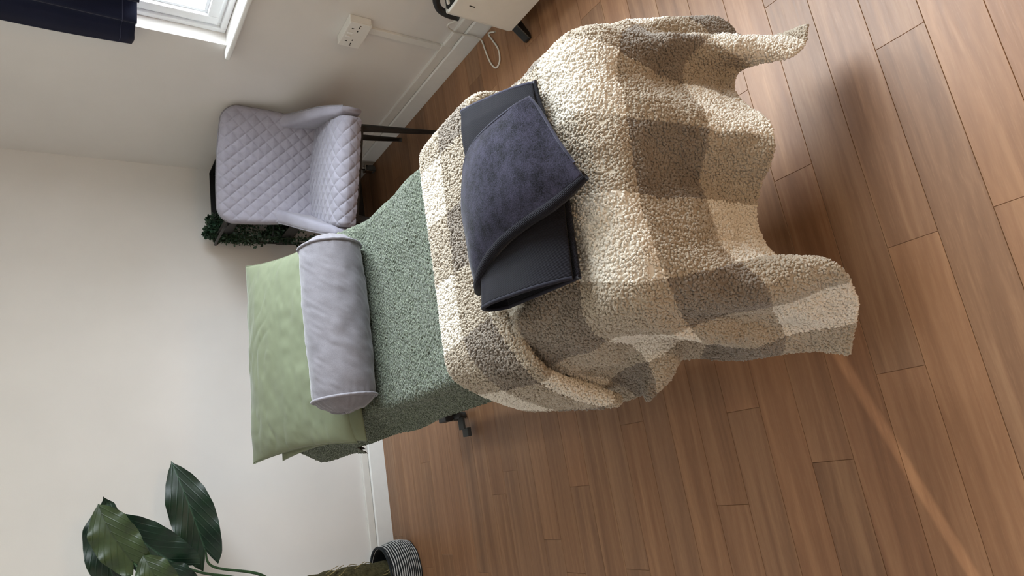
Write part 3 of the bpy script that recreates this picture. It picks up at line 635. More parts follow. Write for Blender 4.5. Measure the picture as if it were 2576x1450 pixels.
    [736, 2404, 1360, 733, 2324, 1360, 732, 2244, 1360, 733, 2162, 1360, 735, 2080, 1360, 737, 1998, 1360, 739, 1914, 1360, 741, 1829, 1360, 748, 1742, 1360, 749, 1658, 1360, 726, 1580, 1360, 702, 1503, 1352, 682, 1443, 1312, 667, 1416, 1240, 666, 1408, 1157, 672, 1400, 1073, 679, 1395, 991, 686, 1400, 910, 683, 1406, 827, 677, 1405, 744, 674, 1395, 664],
    [661, 2410, 1360, 658, 2329, 1360, 657, 2249, 1360, 658, 2167, 1360, 661, 2085, 1360, 664, 2002, 1360, 665, 1918, 1361, 668, 1833, 1361, 673, 1746, 1360, 670, 1661, 1360, 646, 1581, 1360, 620, 1503, 1351, 601, 1440, 1309, 591, 1409, 1234, 593, 1396, 1150, 600, 1390, 1066, 609, 1392, 985, 617, 1401, 907, 615, 1399, 826, 608, 1389, 742, 604, 1373, 662],
    [588, 2415, 1360, 584, 2334, 1360, 583, 2253, 1360, 584, 2172, 1360, 588, 2090, 1362, 594, 2008, 1367, 596, 1925, 1369, 596, 1840, 1366, 596, 1754, 1362, 590, 1670, 1362, 564, 1587, 1360, 536, 1505, 1348, 520, 1440, 1300, 517, 1403, 1221, 523, 1381, 1137, 533, 1367, 1054, 542, 1368, 974, 550, 1374, 898, 559, 1360, 821, 558, 1342, 741, 547, 1330, 661],
    [515, 2420, 1358, 512, 2340, 1358, 510, 2260, 1358, 512, 2179, 1359, 520, 2100, 1370, 533, 2022, 1385, 532, 1941, 1382, 526, 1857, 1369, 521, 1770, 1361, 511, 1685, 1359, 485, 1600, 1352, 456, 1518, 1331, 446, 1452, 1274, 450, 1412, 1193, 458, 1380, 1110, 468, 1351, 1031, 479, 1335, 954, 492, 1326, 880, 516, 1302, 811, 530, 1277, 739, 524, 1264, 662],
    [447, 2427, 1342, 444, 2347, 1340, 443, 2268, 1339, 444, 2189, 1346, 454, 2116, 1367, 474, 2045, 1382, 471, 1966, 1369, 460, 1881, 1352, 451, 1794, 1345, 440, 1709, 1337, 421, 1627, 1317, 403, 1550, 1280, 401, 1488, 1220, 409, 1443, 1144, 411, 1405, 1066, 415, 1367, 991, 421, 1328, 919, 435, 1295, 851, 464, 1260, 789, 491, 1222, 727, 504, 1195, 658],
    [398, 2435, 1295, 400, 2355, 1289, 398, 2277, 1288, 391, 2203, 1302, 398, 2135, 1326, 419, 2068, 1337, 417, 1990, 1324, 406, 1906, 1309, 399, 1822, 1301, 396, 1740, 1288, 389, 1662, 1256, 378, 1590, 1210, 377, 1531, 1151, 389, 1487, 1082, 394, 1450, 1008, 391, 1408, 936, 389, 1360, 868, 396, 1310, 804, 418, 1259, 746, 441, 1204, 693, 456, 1151, 640],
    [380, 2443, 1227, 384, 2365, 1220, 371, 2290, 1223, 351, 2220, 1241, 354, 2150, 1257, 367, 2080, 1266, 372, 2006, 1257, 367, 1927, 1244, 367, 1846, 1234, 373, 1768, 1218, 375, 1695, 1184, 362, 1627, 1136, 352, 1571, 1081, 366, 1530, 1016, 384, 1497, 946, 385, 1457, 877, 382, 1405, 811, 387, 1349, 747, 402, 1289, 689, 414, 1223, 638, 420, 1154, 593],
    [385, 2453, 1156, 369, 2379, 1153, 337, 2310, 1163, 315, 2239, 1175, 318, 2164, 1181, 327, 2091, 1185, 343, 2018, 1178, 343, 1942, 1169, 349, 1865, 1159, 366, 1791, 1142, 375, 1721, 1108, 358, 1659, 1062, 333, 1606, 1010, 335, 1562, 949, 360, 1533, 881, 377, 1498, 814, 375, 1446, 750, 376, 1388, 688, 389, 1324, 630, 399, 1255, 578, 404, 1183, 531],
    [378, 2465, 1087, 338, 2398, 1092, 299, 2331, 1103, 285, 2255, 1105, 289, 2176, 1103, 304, 2102, 1102, 327, 2031, 1096, 328, 1956, 1091, 343, 1883, 1084, 369, 1814, 1069, 382, 1746, 1036, 368, 1686, 989, 332, 1639, 938, 310, 1594, 881, 324, 1556, 817, 353, 1525, 750, 363, 1481, 686, 355, 1423, 629, 358, 1355, 573, 368, 1283, 519, 378, 1209, 469],
    [365, 2473, 1019, 318, 2409, 1027, 280, 2340, 1034, 265, 2262, 1031, 265, 2183, 1024, 287, 2111, 1018, 313, 2043, 1014, 316, 1969, 1012, 336, 1901, 1010, 356, 1832, 1003, 370, 1768, 970, 375, 1714, 920, 347, 1669, 867, 307, 1629, 813, 294, 1584, 755, 313, 1546, 690, 337, 1507, 625, 339, 1453, 567, 333, 1384, 514, 336, 1312, 462, 345, 1240, 411],
    [364, 2475, 950, 319, 2410, 954, 283, 2339, 958, 259, 2263, 954, 249, 2185, 944, 273, 2117, 935, 298, 2051, 933, 301, 1979, 936, 315, 1911, 943, 318, 1842, 947, 330, 1782, 915, 359, 1743, 860, 357, 1705, 802, 320, 1667, 747, 285, 1624, 693, 280, 1577, 632, 299, 1532, 568, 313, 1480, 507, 313, 1415, 452, 309, 1348, 403, 311, 1283, 355],
    [337, 2491, 892, 305, 2420, 888, 279, 2346, 886, 255, 2270, 881, 239, 2195, 869, 258, 2126, 857, 277, 2057, 857, 274, 1985, 870, 267, 1920, 897, 260, 1854, 907, 279, 1800, 869, 321, 1777, 811, 346, 1753, 748, 327, 1714, 689, 289, 1671, 634, 266, 1623, 577, 268, 1571, 516, 279, 1516, 455, 284, 1455, 399, 282, 1391, 348, 274, 1329, 303],
    [277, 2513, 874, 257, 2440, 851, 243, 2364, 837, 228, 2288, 823, 215, 2211, 803, 228, 2135, 790, 236, 2062, 797, 222, 1999, 831, 204, 1940, 873, 204, 1877, 873, 236, 1836, 828, 288, 1826, 773, 319, 1810, 710, 312, 1770, 645, 284, 1725, 586, 257, 1678, 528, 251, 1623, 467, 255, 1564, 406, 257, 1502, 350, 252, 1439, 300, 229, 1377, 265],
    [210, 2526, 901, 191, 2456, 853, 187, 2381, 833, 180, 2304, 809, 168, 2221, 758, 178, 2138, 734, 177, 2070, 758, 156, 2023, 815, 143, 1969, 855, 166, 1917, 839, 213, 1891, 792, 270, 1890, 747, 290, 1873, 685, 276, 1828, 617, 260, 1783, 551, 241, 1740, 490, 243, 1678, 422, 242, 1613, 357, 226, 1548, 303, 212, 1483, 256, 187, 1418, 224],
]
G = np.array(NET, float).reshape(36, 21, 3)/2000
S0, S1, T0, T1 = -4.0, 4.6, -3.2, 1.8
def up_net(G, m):
    a = np.stack([catmull(G[:, j], (G.shape[0]-1)*m+1) for j in range(G.shape[1])], 1)
    return np.stack([catmull(a[i], (G.shape[1]-1)*m+1) for i in range(a.shape[0])], 0)
GF = up_net(G, 8); nu, nv = GF.shape[:2]
GN = normals_grid(GF)
if GN[nu//2, 10, 2] < 0: GN = -GN
su, sv = np.meshgrid(np.linspace(S0, S1, nu), np.linspace(T0, T1, nv), indexing='ij')
GF = GF+GN*(.0035*vnoise(su*3.1, sv*3.1, seed=21)+.002*vnoise(su*7, sv*7, seed=22))[..., None]
TCK = .006
def closed_sheet(name, P, Nn, uv, t, mat, parent=None):
    n, m = P.shape[:2]; V = np.concatenate([P.reshape(-1, 3), (P-Nn*t).reshape(-1, 3)]); g = grid_faces(n, m)
    idx = np.arange(n*m).reshape(n, m); br = np.concatenate([idx[:, 0], idx[-1, 1:], idx[-2::-1, -1], idx[0, -2:0:-1]])
    rim = np.stack([br, np.roll(br, -1), np.roll(br, -1)+n*m, br+n*m], 1)
    return mk(name, V, np.concatenate([g, g[:, ::-1]+n*m, rim[:, ::-1]]), mat, parent, vuv=np.concatenate([uv, uv]) if uv is not None else None)
_k = su[:, 0] > -3.55; GF, GN, su, sv = GF[_k], GN[_k], su[_k], sv[_k]; nu = len(GF)
UVm = np.stack([su, sv], -1).reshape(-1, 2)
bl = closed_sheet('sherpa_blanket', GF+GN*.001, GN, UVm, TCK, MSH)
tag(bl, 'cream and taupe checked sherpa blanket draped over the foot of the couch', 'blanket')
# pile: small wool curls standing on the cloth
_ph = (1+5**.5)/2
ICO = np.array([(-1, _ph, 0), (1, _ph, 0), (-1, -_ph, 0), (1, -_ph, 0), (0, -1, _ph), (0, 1, _ph), (0, -1, -_ph), (0, 1, -_ph), (_ph, 0, -1), (_ph, 0, 1), (-_ph, 0, -1), (-_ph, 0, 1)])
ICO /= np.linalg.norm(ICO[0])
ICF = np.array([(0, 11, 5), (0, 5, 1), (0, 1, 7), (0, 7, 10), (0, 10, 11), (1, 5, 9), (5, 11, 4), (11, 10, 2), (10, 7, 6), (7, 1, 8), (3, 9, 4), (3, 4, 2), (3, 2, 6), (3, 6, 8), (3, 8, 9), (4, 9, 5), (2, 4, 11), (6, 2, 10), (8, 6, 7), (9, 8, 1)])
def pile(name, pos, nor, tan, uv, parent, size=1.0, lift=.0022, lean=None):
    n = len(pos)
    if lean is not None: nor = nor+lean; nor /= np.linalg.norm(nor, axis=1)[:, None]
    r = RNG.normal(0, .28, (n, 3)); nn = nor+r; nn /= np.linalg.norm(nn, axis=1)[:, None]
    ang = RNG.uniform(0, 2*np.pi, n); b = np.cross(nn, tan+RNG.normal(0, .05, (n, 3))); b /= np.linalg.norm(b, axis=1)[:, None]; a = np.cross(b, nn)
    a, b = a*np.cos(ang)[:, None]+b*np.sin(ang)[:, None], b*np.cos(ang)[:, None]-a*np.sin(ang)[:, None]
    sx = RNG.uniform(2.7, 4.6, n)*1e-3*size; sy = RNG.uniform(1.9, 2.9, n)*1e-3*size; sz = RNG.uniform(2.2, 3.8, n)*1e-3*size
    c = pos+nn*(lift*RNG.uniform(.6, 1.5, n))[:, None]
    V = c[:, None]+ICO[None, :, :1]*(a*sx[:, None])[:, None]+ICO[None, :, 1:2]*(b*sy[:, None])[:, None]+ICO[None, :, 2:]*(nn*sz[:, None])[:, None]
    bend = (ICO[None, :, 0]**2)*(sx*.55)[:, None]
    V = V-bend[..., None]*nn[:, None]
    F = (ICF[None]+(np.arange(n)*12)[:, None, None]).reshape(-1, 3)
    o = mk(name, V.reshape(-1, 3), F, MSH, parent, vuv=np.repeat(uv, 12, 0)); o['kind'] = 'stuff'; return o
def sample_sheet(P, Nn, UVg, spacing, keep=None):
    # jittered samples about 'spacing' apart over a grid sheet
    n, m = P.shape[:2]
    du = np.linalg.norm(np.diff(P, axis=0), axis=2); dv = np.linalg.norm(np.diff(P, axis=1), axis=2)
    ar = du[:, :-1]*dv[:-1, :]; 
    cnt = RNG.poisson(ar/(spacing**2)); i, j = np.nonzero(cnt); i = np.repeat(i, cnt[i, j]); j2 = np.repeat(j, cnt[np.nonzero(cnt)])
    fu, fv = RNG.uniform(0, 1, len(i)), RNG.uniform(0, 1, len(i))
    def bl_(A):
        return A[i, j2]*((1-fu)*(1-fv))[:, None]+A[i+1, j2]*(fu*(1-fv))[:, None]+A[i, j2+1]*((1-fu)*fv)[:, None]+A[i+1, j2+1]*(fu*fv)[:, None]
    p, q, uv = bl_(P), bl_(Nn), bl_(UVg); t = P[i+1, j2]-P[i, j2]
    if keep is not None:
        k = keep(uv); p, q, uv, t = p[k], q[k], uv[k], t[k]
    # thin out the crowded ones on a coarse hash
    key = np.floor(p/(spacing*.74)).astype(np.int64); h = (key[:, 0]*73856093) ^ (key[:, 1]*19349663) ^ (key[:, 2]*83492791)
    _, first = np.unique(h, return_index=True)
    return p[first], q[first]/np.linalg.norm(q[first], axis=1)[:, None], t[first]/(np.linalg.norm(t[first], axis=1)[:, None]+1e-9), uv[first]
p, q, t, uv = sample_sheet(GF, GN, np.stack([su, sv], -1), .0039, keep=lambda uv: uv[:, 1] > -2.75)
pile('pile', p, q, t, uv, bl, 1.12)
# hem curls along the edges
def edge_pile(P, Nn, UVg, reps, inner):
    pos, nor, tn, u_ = [], [], [], []
    for sl, si in inner:
        e = P[sl]; e2 = P[si]; out = e-e2; out /= np.linalg.norm(out, axis=-1)[:, None]
        for _ in range(reps):
            f = RNG.uniform(0, 1, (len(e)-1, 1)); pos.append(e[:-1]*(1-f)+e[1:]*f); nor.append(out[:-1]+RNG.normal(0, .35, (len(e)-1, 3))-Nn[sl][:-1]*.3); tn.append(np.diff(e, axis=0)); u_.append(UVg[sl][:-1])
    pos, nor, tn, u_ = map(np.concatenate, (pos, nor, tn, u_)); nor /= np.linalg.norm(nor, axis=1)[:, None]; tn /= np.linalg.norm(tn, axis=1)[:, None]+1e-9
    return pos, nor, tn, u_
A_ = slice(None)
pos, nor, tn, u_ = edge_pile(GF, GN, np.stack([su, sv], -1), 3, [((A_, -1), (A_, -3)), ((-1, A_), (-3, A_)), ((0, A_), (2, A_))])
pile('hem_pile', pos, nor, tn, u_, bl, 1.05, .003)
# folded-back end of the blanket: a flat roll lying across the couch and hanging down on both sides
FA = catmull([(.825, 1.34, .50), (.808, 1.345, .60), (.790, 1.350, .672), (.745, 1.352, .688), (.60, 1.350, .690), (.42, 1.346, .690), (.26, 1.352, .689), (.208, 1.352, .684), (.176, 1.345, .655), (.154, 1.338, .612), (.133, 1.330, .565), (.114, 1.325, .522)], 120)
FB = catmull([(.825, 1.06, .50), (.812, 1.06, .60), (.795, 1.065, .675), (.745, 1.07, .694), (.60, 1.08, .696), (.42, 1.085, .696), (.30, 1.082, .697), (.225, 1.045, .695), (.163, 1.028, .672), (.128, 1.045, .610), (.100, 1.060, .520), (.074, 1.062, .438)], 120)
mrow = 56
a = np.linspace(0, 2*np.pi, mrow, endpoint=False)
TN = np.gradient(FA+FB, axis=0); TN /= np.linalg.norm(TN, axis=1)[:, None]
PF = np.empty((120, mrow, 3)); NF = np.empty_like(PF)
for i in range(120):
    Wd = FB[i]-FA[i]; wl = np.linalg.norm(Wd); wx = Wd/wl; up = np.cross(wx, TN[i]); up /= np.linalg.norm(up)
    hgt = .017
    if i in (0, 1): up0 = up
    cx = np.sign(np.cos(a))*np.abs(np.cos(a))**.42*(wl/2); cy_ = np.sign(np.sin(a))*np.abs(np.sin(a))**.8*hgt*(1+.25*np.sin(i*.13))
    c = (FA[i]+FB[i])/2
    PF[i] = c-wx*cx[:, None]+up*(cy_+hgt*.55)[:, None]
mid = PF[60, np.argmax(PF[60, :, 2])]
dpu = np.gradient(PF, axis=0); dpv = np.roll(PF, -1, 1)-np.roll(PF, 1, 1); NF = np.cross(dpu, dpv); NF /= np.linalg.norm(NF, axis=2)[..., None]+1e-12
if NF[60, np.argmax(PF[60, :, 2]), 2] < 0: NF = -NF
lenu = np.r_[0, np.cumsum(np.linalg.norm(np.diff((FA+FB)/2, axis=0), axis=1))]; i0 = int(np.argmin(np.abs(((FA+FB)/2)[:, 0]-.42)+(np.abs(np.arange(120)-50) > 40)))
sF = 1+(lenu-lenu[i0])/.15
wF = (1-np.cos(a))/2
wpos = np.arccos(np.clip(-(np.sign(np.cos(a))*np.abs(np.cos(a))**.42)*-1, -1, 1))/np.pi
wF = (1-np.sign(np.cos(a))*np.abs(np.cos(a))**.42)/2      # 0 at the fold by the throw, 1 at the free edge
vF = -1+wF/.45
UF = np.stack(np.broadcast_arrays(sF[:, None], vF[None]), -1)
PFc = np.concatenate([PF, PF[:, :1]], 1); NFc = np.concatenate([NF, NF[:, :1]], 1); UFc = np.concatenate([UF, UF[:, :1]], 1)
ff = grid_faces(120, mrow, close_v=True)
V = np.concatenate([PF.reshape(-1, 3), PF[0].mean(0)[None], PF[-1].mean(0)[None]])
capf = [[i, (i+1) % mrow, 120*mrow] for i in range(mrow)]+[[119*mrow+(i+1) % mrow, 119*mrow+i, 120*mrow+1] for i in range(mrow)]
fl = mk('folded_end', V, [list(x) for x in ff]+capf, MSH, bl, vuv=np.concatenate([UF.reshape(-1, 2), UF[0, :1], UF[-1, :1]]))
up_ok = NFc
p, q, t, uv = sample_sheet(PFc, NFc, UFc, .0043)
kk = (q @ np.array([-.25, -.45, .85])) > -.55
pile('folded_pile', p[kk], q[kk], t[kk], uv[kk], bl, 1.12)
pos = np.repeat(PF[-1], 6, 0)+RNG.normal(0, .002, (mrow*6, 3)); nor = np.repeat(TN[-1:], len(pos), 0)+RNG.normal(0, .3, (len(pos), 3)); nor /= np.linalg.norm(nor, axis=1)[:, None]
pile('folded_hem_pile', pos, nor, np.repeat((FB[-1]-FA[-1])[None], len(pos), 0), np.repeat(UF[-1], 6, 0), bl)

# ------------------------------------------------------------------ charcoal towel, folded, with one corner turned over
tw = empty('folded_towel', (.48, .95, .705)); tag(tw, 'charcoal ribbed towel folded on the sherpa blanket with one corner turned over', 'towel')
ot = np.array(tw.location)
FARC = catmull([(.737, 1.064, 0), (.67, 1.060, 0), (.60, 1.056, 0), (.511, 1.060, 0), (.423, 1.064, 0), (.351, 1.064, 0), (.290, 1.062, 0)], 60)
NEARC = catmull([(.672, .824, 0), (.625, .820, 0), (.55, .806, 0), (.476, .795, 0), (.414, .798, 0), (.346, .803, 0), (.279, .808, 0)], 60)
P = []; PUV = []
hts = np.interp(np.linspace(0, 1, 60), [0, .12, .5, .85, 1], [.036, .046, .054, .058, .070])
for i in range(60):
    a_, b_ = NEARC[i], FARC[i]; W_ = np.linalg.norm(b_-a_); e_ = (b_-a_)/W_; H_ = hts[i]; r = H_*.5
    pr = [(.004, .003), (.05, .002), (W_*.5, .002), (W_-r*1.2, .002)]
    pr += [(W_-r*1.1+r*1.1*math.sin(q), r-r*math.cos(q)) for q in np.linspace(.25, 2.9, 9)]
    pr += [(W_-r*1.3, H_), (W_*.74, H_+.002), (W_*.60, H_), (W_*.45, H_*.93), (W_*.32, H_*.81), (W_*.20, H_*.64), (W_*.10, H_*.45), (.010, H_*.28)]
    c = catmull(pr, 90); s_ = np.r_[0, np.cumsum(np.hypot(*np.diff(c, axis=0).T))]
    P.append([(a_[0]+e_[0]*q[0], a_[1]+e_[1]*q[0], .703+q[1]) for q in c]); PUV.append(np.stack([s_, np.full(90, i/59*.46)], -1))
P = np.array(P); PUV = np.array(PUV)
P[..., 2] += .0022*vnoise(P[..., 0]*14, P[..., 1]*14, seed=31)*(P[..., 2] > .715)
Nn = normals_grid(P); top_i = 66
if Nn[30, top_i, 2] < 0: Nn = -Nn
m_, n_ = P.shape[:2]; t_ = .0055
Vv = np.concatenate([P.reshape(-1, 3), (P-Nn*t_).reshape(-1, 3)])-ot; g = grid_faces(m_, n_); idx = np.arange(m_*n_).reshape(m_, n_)
br = np.concatenate([idx[:, 0], idx[-1, 1:], idx[-2::-1, -1], idx[0, -2:0:-1]]); rim = np.stack([br, np.roll(br, -1), np.roll(br, -1)+m_*n_, br+m_*n_], 1)
body = mk('folded_body', Vv, np.concatenate([g, g[:, ::-1]+m_*n_, rim[:, ::-1]]), MRIB, tw, vuv=np.concatenate([PUV.reshape(-1, 2)]*2))
for i in (0, -1):
    mk('hem', *tube_geo(P[i]-Nn[i]*t_/2-ot, .0042, 8), MTOWE if i == 0 else MRIB, tw)
E1 = catmull([(.616, .802, .756), (.592, .789, .754), (.557, .775, .752), (.509, .758, .749), (.469, .743, .743), (.431, .732, .733)], 60)
E2 = catmull([(.431, .732, .733), (.416, .773, .744), (.404, .808, .758), (.399, .861, .768), (.392, .922, .773), (.381, .978, .772), (.366, 1.027, .766), (.350, 1.073, .752), (.347, 1.120, .725)], 70)
E4 = catmull([(.616, .802, .756), (.613, .834, .770), (.615, .892, .774), (.615, .944, .774), (.610, .988, .772), (.592, 1.030, .768)], 70)
E3 = catmull([(.592, 1.030, .768), (.548, 1.052, .768), (.502, 1.068, .766), (.442, 1.074, .762), (.398, 1.090, .750), (.347, 1.120, .725)], 60)
u = np.linspace(0, 1, 60)[:, None, None]; v = np.linspace(0, 1, 70)[None, :, None]
Cn = (1-v)*E1[:, None]+v*E3[:, None]+(1-u)*E4[None]+u*E2[None]-((1-u)*(1-v)*E1[0]+u*(1-v)*E1[-1]+(1-u)*v*E3[0]+u*v*E3[-1])
Cn[..., 2] += (.010*np.sin(np.pi*u)*np.sin(np.pi*v))[..., 0]+.0022*vnoise(Cn[..., 0]*16, Cn[..., 1]*16, seed=41)
Nc = normals_grid(Cn)
if Nc[30, 35, 2] < 0: Nc = -Nc
fp_ = closed_sheet('turned_corner', Cn-ot, Nc, None, .009, MTOW, tw)
mk('hem_edge', *tube_geo(np.concatenate([E1[::-1][8:], E4[1:-3]])-Vector((0, 0, .002))-ot, .0027, 8), MTOWE, tw)
el = np.r_[0, np.cumsum(np.linalg.norm(np.diff(E2, axis=0), axis=1))]
V, F = tube_geo(E2-np.array([0, 0, .0075])-ot, np.interp(np.linspace(0, 1, 70), [0, .1, .85, 1], [.0085, .0105, .012, .010]), 20)
mk('rolled_fold', V, F, MRIB, tw, vuv=np.stack([np.repeat(el, 20), np.tile(np.linspace(0, .06, 20), 70)], -1))
ec = E2[-1]-ot-np.array([0, 0, .0075]); th6 = np.linspace(0, np.pi, 8)

# ------------------------------------------------------------------ quilted velvet chair
CHA = math.atan2(-.415, .91)
ch = empty('quilted_chair', (1.270, 2.400, 0), CHA); tag(ch, 'grey velvet dining chair with diamond quilting and black legs in the corner', 'chair')
def puff(U, W, pitch, amp):
    a_ = np.abs(np.sin(np.pi*(U+W)/pitch)); b_ = np.abs(np.sin(np.pi*(U-W)/pitch))
    return amp*((np.minimum(a_, b_)+1e-4)**.5-.55)
QP = .062
def two_sheets(name, A, B, mat, parent):
    n, m = A.shape[:2]; V = np.concatenate([A.reshape(-1, 3), B.reshape(-1, 3)]); g = grid_faces(n, m); idx = np.arange(n*m).reshape(n, m)
    br = np.concatenate([idx[:, 0], idx[-1, 1:], idx[-2::-1, -1], idx[0, -2:0:-1]]); rim = np.stack([br, np.roll(br, -1), np.roll(br, -1)+n*m, br+n*m], 1)
    return mk(name, V, np.concatenate([g, g[:, ::-1]+n*m, rim[:, ::-1]]), mat, parent)
# seat pad: the quilted cover rolls over the front edge down to the underside
n1_, n2_ = 200, 230
U, W = np.meshgrid(np.linspace(-1, 1, n1_), np.linspace(0, 1, n2_), indexing='ij')
sec = catmull([(.012, .392), (.002, .415), (-.002, .440), (.008, .464), (.035, .480), (.085, .487), (.17, .486), (.26, .479), (.36, .470), (.43, .464)], 230)
sl = np.r_[0, np.cumsum(np.hypot(*np.diff(sec, axis=0).T))]; sn = np.gradient(sec, axis=0); sn = np.stack([-sn[:, 1], sn[:, 0]], -1); sn /= np.linalg.norm(sn, axis=1)[:, None]
hw_ = np.interp(sec[:, 0], [0, .05, .40], [.236, .238, .215])
edge = np.sqrt(np.clip(1-(1-np.clip((1-np.abs(U))/.09, 0, 1))**2, 0, 1))
X_ = U*hw_[None]; q_ = puff(X_, sl[None]+.010*np.cos(U*1.2), QP, .0062)*edge-(1-edge)*.022+.006*np.cos(U*1.5)
top = np.stack([X_, sec[None, :, 0]+sn[None, :, 0]*q_, sec[None, :, 1]+sn[None, :, 1]*q_], -1)
bot = np.stack([X_*.95, .02+np.clip(sec[None, :, 0], .004, 1)+0*X_, np.full_like(X_, .388)], -1)
two_sheets('seat', top, bot, MVELV, ch)
box_obj('seat_underframe', (-.205, .03, .370), (.205, .38, .390), MBLACK, ch, .006)
# backrest: rounded-corner panel leaning back, its sides wrapping forward
n1_, n2_ = 230, 230
U, W = np.meshgrid(np.linspace(-1, 1, n1_), np.linspace(0, 1, n2_), indexing='ij')
hw = .238+.026*W**.8-.016*np.exp(-((W-.30)/.16)**2)
hmax = .866-.010*U**2
cornerr = np.clip((np.abs(U)-.72)/.28, 0, 1)
hm = hmax-.066*(1-np.sqrt(np.clip(1-cornerr**2, 0, 1)))
Zb = .40+(hm-.40)*W
Xb = U*hw
Yb = .395+.085*(Zb-.40)/.46+.034*(1-np.abs(U)**2.2)*(1-.45*W)-.030*np.abs(U)**3*(1-W)
rim_ = np.minimum(np.clip((1-np.abs(U))/.09, 0, 1), np.clip((1-W)/.09, 0, 1)); soft = np.sqrt(np.clip(1-(1-rim_)**2, 0, 1))
qa = puff(Xb, Zb+.02, QP*.93, .0070)*np.clip((1-np.abs(U))/.12, 0, 1)
front = np.stack([Xb, Yb-.030*soft-qa, Zb], -1); back = np.stack([Xb, Yb+.026*soft, Zb], -1)
two_sheets('backrest', front[::-1], back[::-1], MVELV, ch)
e_ = np.concatenate([np.stack([Xb[0], Yb[0]+.006, Zb[0]], -1), np.stack([Xb[1:, -1], Yb[1:, -1]+.006, Zb[1:, -1]], -1), np.stack([Xb[-1, -2::-1], Yb[-1, -2::-1]+.006, Zb[-1, -2::-1]], -1)])
mk('piping', *tube_geo(e_[::3], .0042, 8), MPIPE, ch)
# low rounded wings sweeping from the backrest along the seat sides
for s in (-1, 1):
    path = catmull([(s*.240, .425, .640), (s*.243, .375, .605), (s*.247, .31, .582), (s*.250, .23, .566), (s*.252, .15, .545), (s*.252, .07, .514), (s*.248, .010, .478)], 60)
    bt = catmull([(s*.236, .44, .39), (s*.236, .38, .39), (s*.238, .31, .39), (s*.242, .23, .39), (s*.246, .15, .39), (s*.248, .07, .39), (s*.246, .012, .393)], 60)
    wd = np.interp(np.linspace(0, 1, 60), [0, .25, .6, .9, 1], [.066, .064, .056, .042, .022])
    aa = np.linspace(0, 2*np.pi, 40, endpoint=False); V = []
    for i in range(60):
        c = (path[i]+bt[i])/2; hh = np.linalg.norm(path[i]-bt[i])/2; up_ = (path[i]-bt[i])/(2*hh)
        k1_ = np.sign(np.cos(aa))*np.abs(np.cos(aa))**.8; rr_ = np.sin(aa); k2_ = np.where(rr_ > 0, np.minimum(hh, wd[i]*.55)*np.abs(rr_)**.8+np.maximum(0, hh-wd[i]*.55), -hh*np.abs(rr_)**.5)
        lean = -s*.016*np.clip(k2_/hh, -1, 1)*(1-i/59)
        V.append(c+np.outer(k1_*wd[i]/2+lean-s*(wd[i]/2-.024), [1, 0, 0])+np.outer(k2_, up_))
    V = np.concatenate(V); F = [list(f) for f in grid_faces(60, 40, close_v=True)]+[list(range(40)), list(range(59*40, 60*40))[::-1]]
    if s > 0: F = [f[::-1] for f in F]
    wg = mk('wing', V, F, MVELV, ch)
    VV = V.reshape(60, 40, 3)
    mk('wing_piping', *tube_geo(VV[:, 4 if s > 0 else 16]+np.array([s*.001, 0, 0]), .0034, 8), MPIPE, wg)
for (x0, y0, x1, y1) in ((-.195, .050, -.232, .075), (.195, .050, .232, .075), (-.18, .345, -.220, .450), (.18, .345, .220, .450)):
    pth = np.array([(x0, y0, .384), (x0*.7+x1*.3, y0*.7+y1*.3, .27), (x0*.3+x1*.7, y0*.3+y1*.7, .11), (x1, y1, .004)])
    lg = mk('leg', *tube_geo(catmull(pth, 12), np.linspace(.0175, .0098, 12), 14), MBLACK, ch)
    mk('foot_cap', *tube_geo([(x1, y1, .000), (x1, y1, .012)], .0108, 14), MRUB, lg)
for s in (-1, 1): mk('side_rail', *tube_geo([(s*.195, .05, .374), (s*.18, .345, .374)], .0125, 10), MBLACK, ch)

# ------------------------------------------------------------------ black trolley behind the chair, with pots and trailing plants
tl = empty('black_trolley', (1.49, 3.20, 0)); tag(tl, 'black metal trolley on castors behind the chair in the corner', 'trolley')
ox, oy = 1.49, 3.20
TX0, TX1, TY0, TY1 = 1.292, 1.676, 3.04, 3.36
def tb(name, lo, hi, mat=MBLKM, bev=.003):
    return box_obj(name, (lo[0]-ox, lo[1]-oy, lo[2]), (hi[0]-ox, hi[1]-oy, hi[2]), mat, tl, bev)
def tray(z, dp):
    bm = bmesh.new(); t = .004
    for lo, hi in (((TX0, TY0, z), (TX1, TY1, z+t)), ((TX0, TY0, z), (TX1, TY0+t, z+dp)), ((TX0, TY1-t, z), (TX1, TY1, z+dp)), ((TX0, TY0, z), (TX0+t, TY1, z+dp)), ((TX1-t, TY0, z), (TX1, TY1, z+dp))):
        box(bm, (lo[0]-ox, lo[1]-oy, lo[2]), (hi[0]-ox, hi[1]-oy, hi[2]), .0012, 1)
    return bm_obj('tray', bm, MBLKM, tl)
for z, dp in ((.105, .055), (.43, .06), (.735, .068)): tray(z, dp)
for xx in (TX0+.008, TX1-.008):
    for yy in (TY0+.012, TY1-.012): mk('post', *tube_geo([(xx-ox, yy-oy, .09), (xx-ox, yy-oy, .79)], .0085, 10), MBLKM, tl)
for xx in (TX0+.02, TX1-.02):
    for yy in (TY0+.03, TY1-.03):
        p_ = empty('caster', (xx-ox, yy-oy, 0)); p_.parent = tl; caster_parts(p_, (0, 0), lever=False, r=.028)
hb_ = catmull([(TX0-.004-ox, TY0+.03-oy, .775), (TX0-.03-ox, TY0+.05-oy, .80), (TX0-.03-ox, TY1-.05-oy, .80), (TX0-.004-ox, TY1-.03-oy, .775)], 24)
mk('push_handle', *tube_geo(hb_, .007, 10), MBLKM, tl)
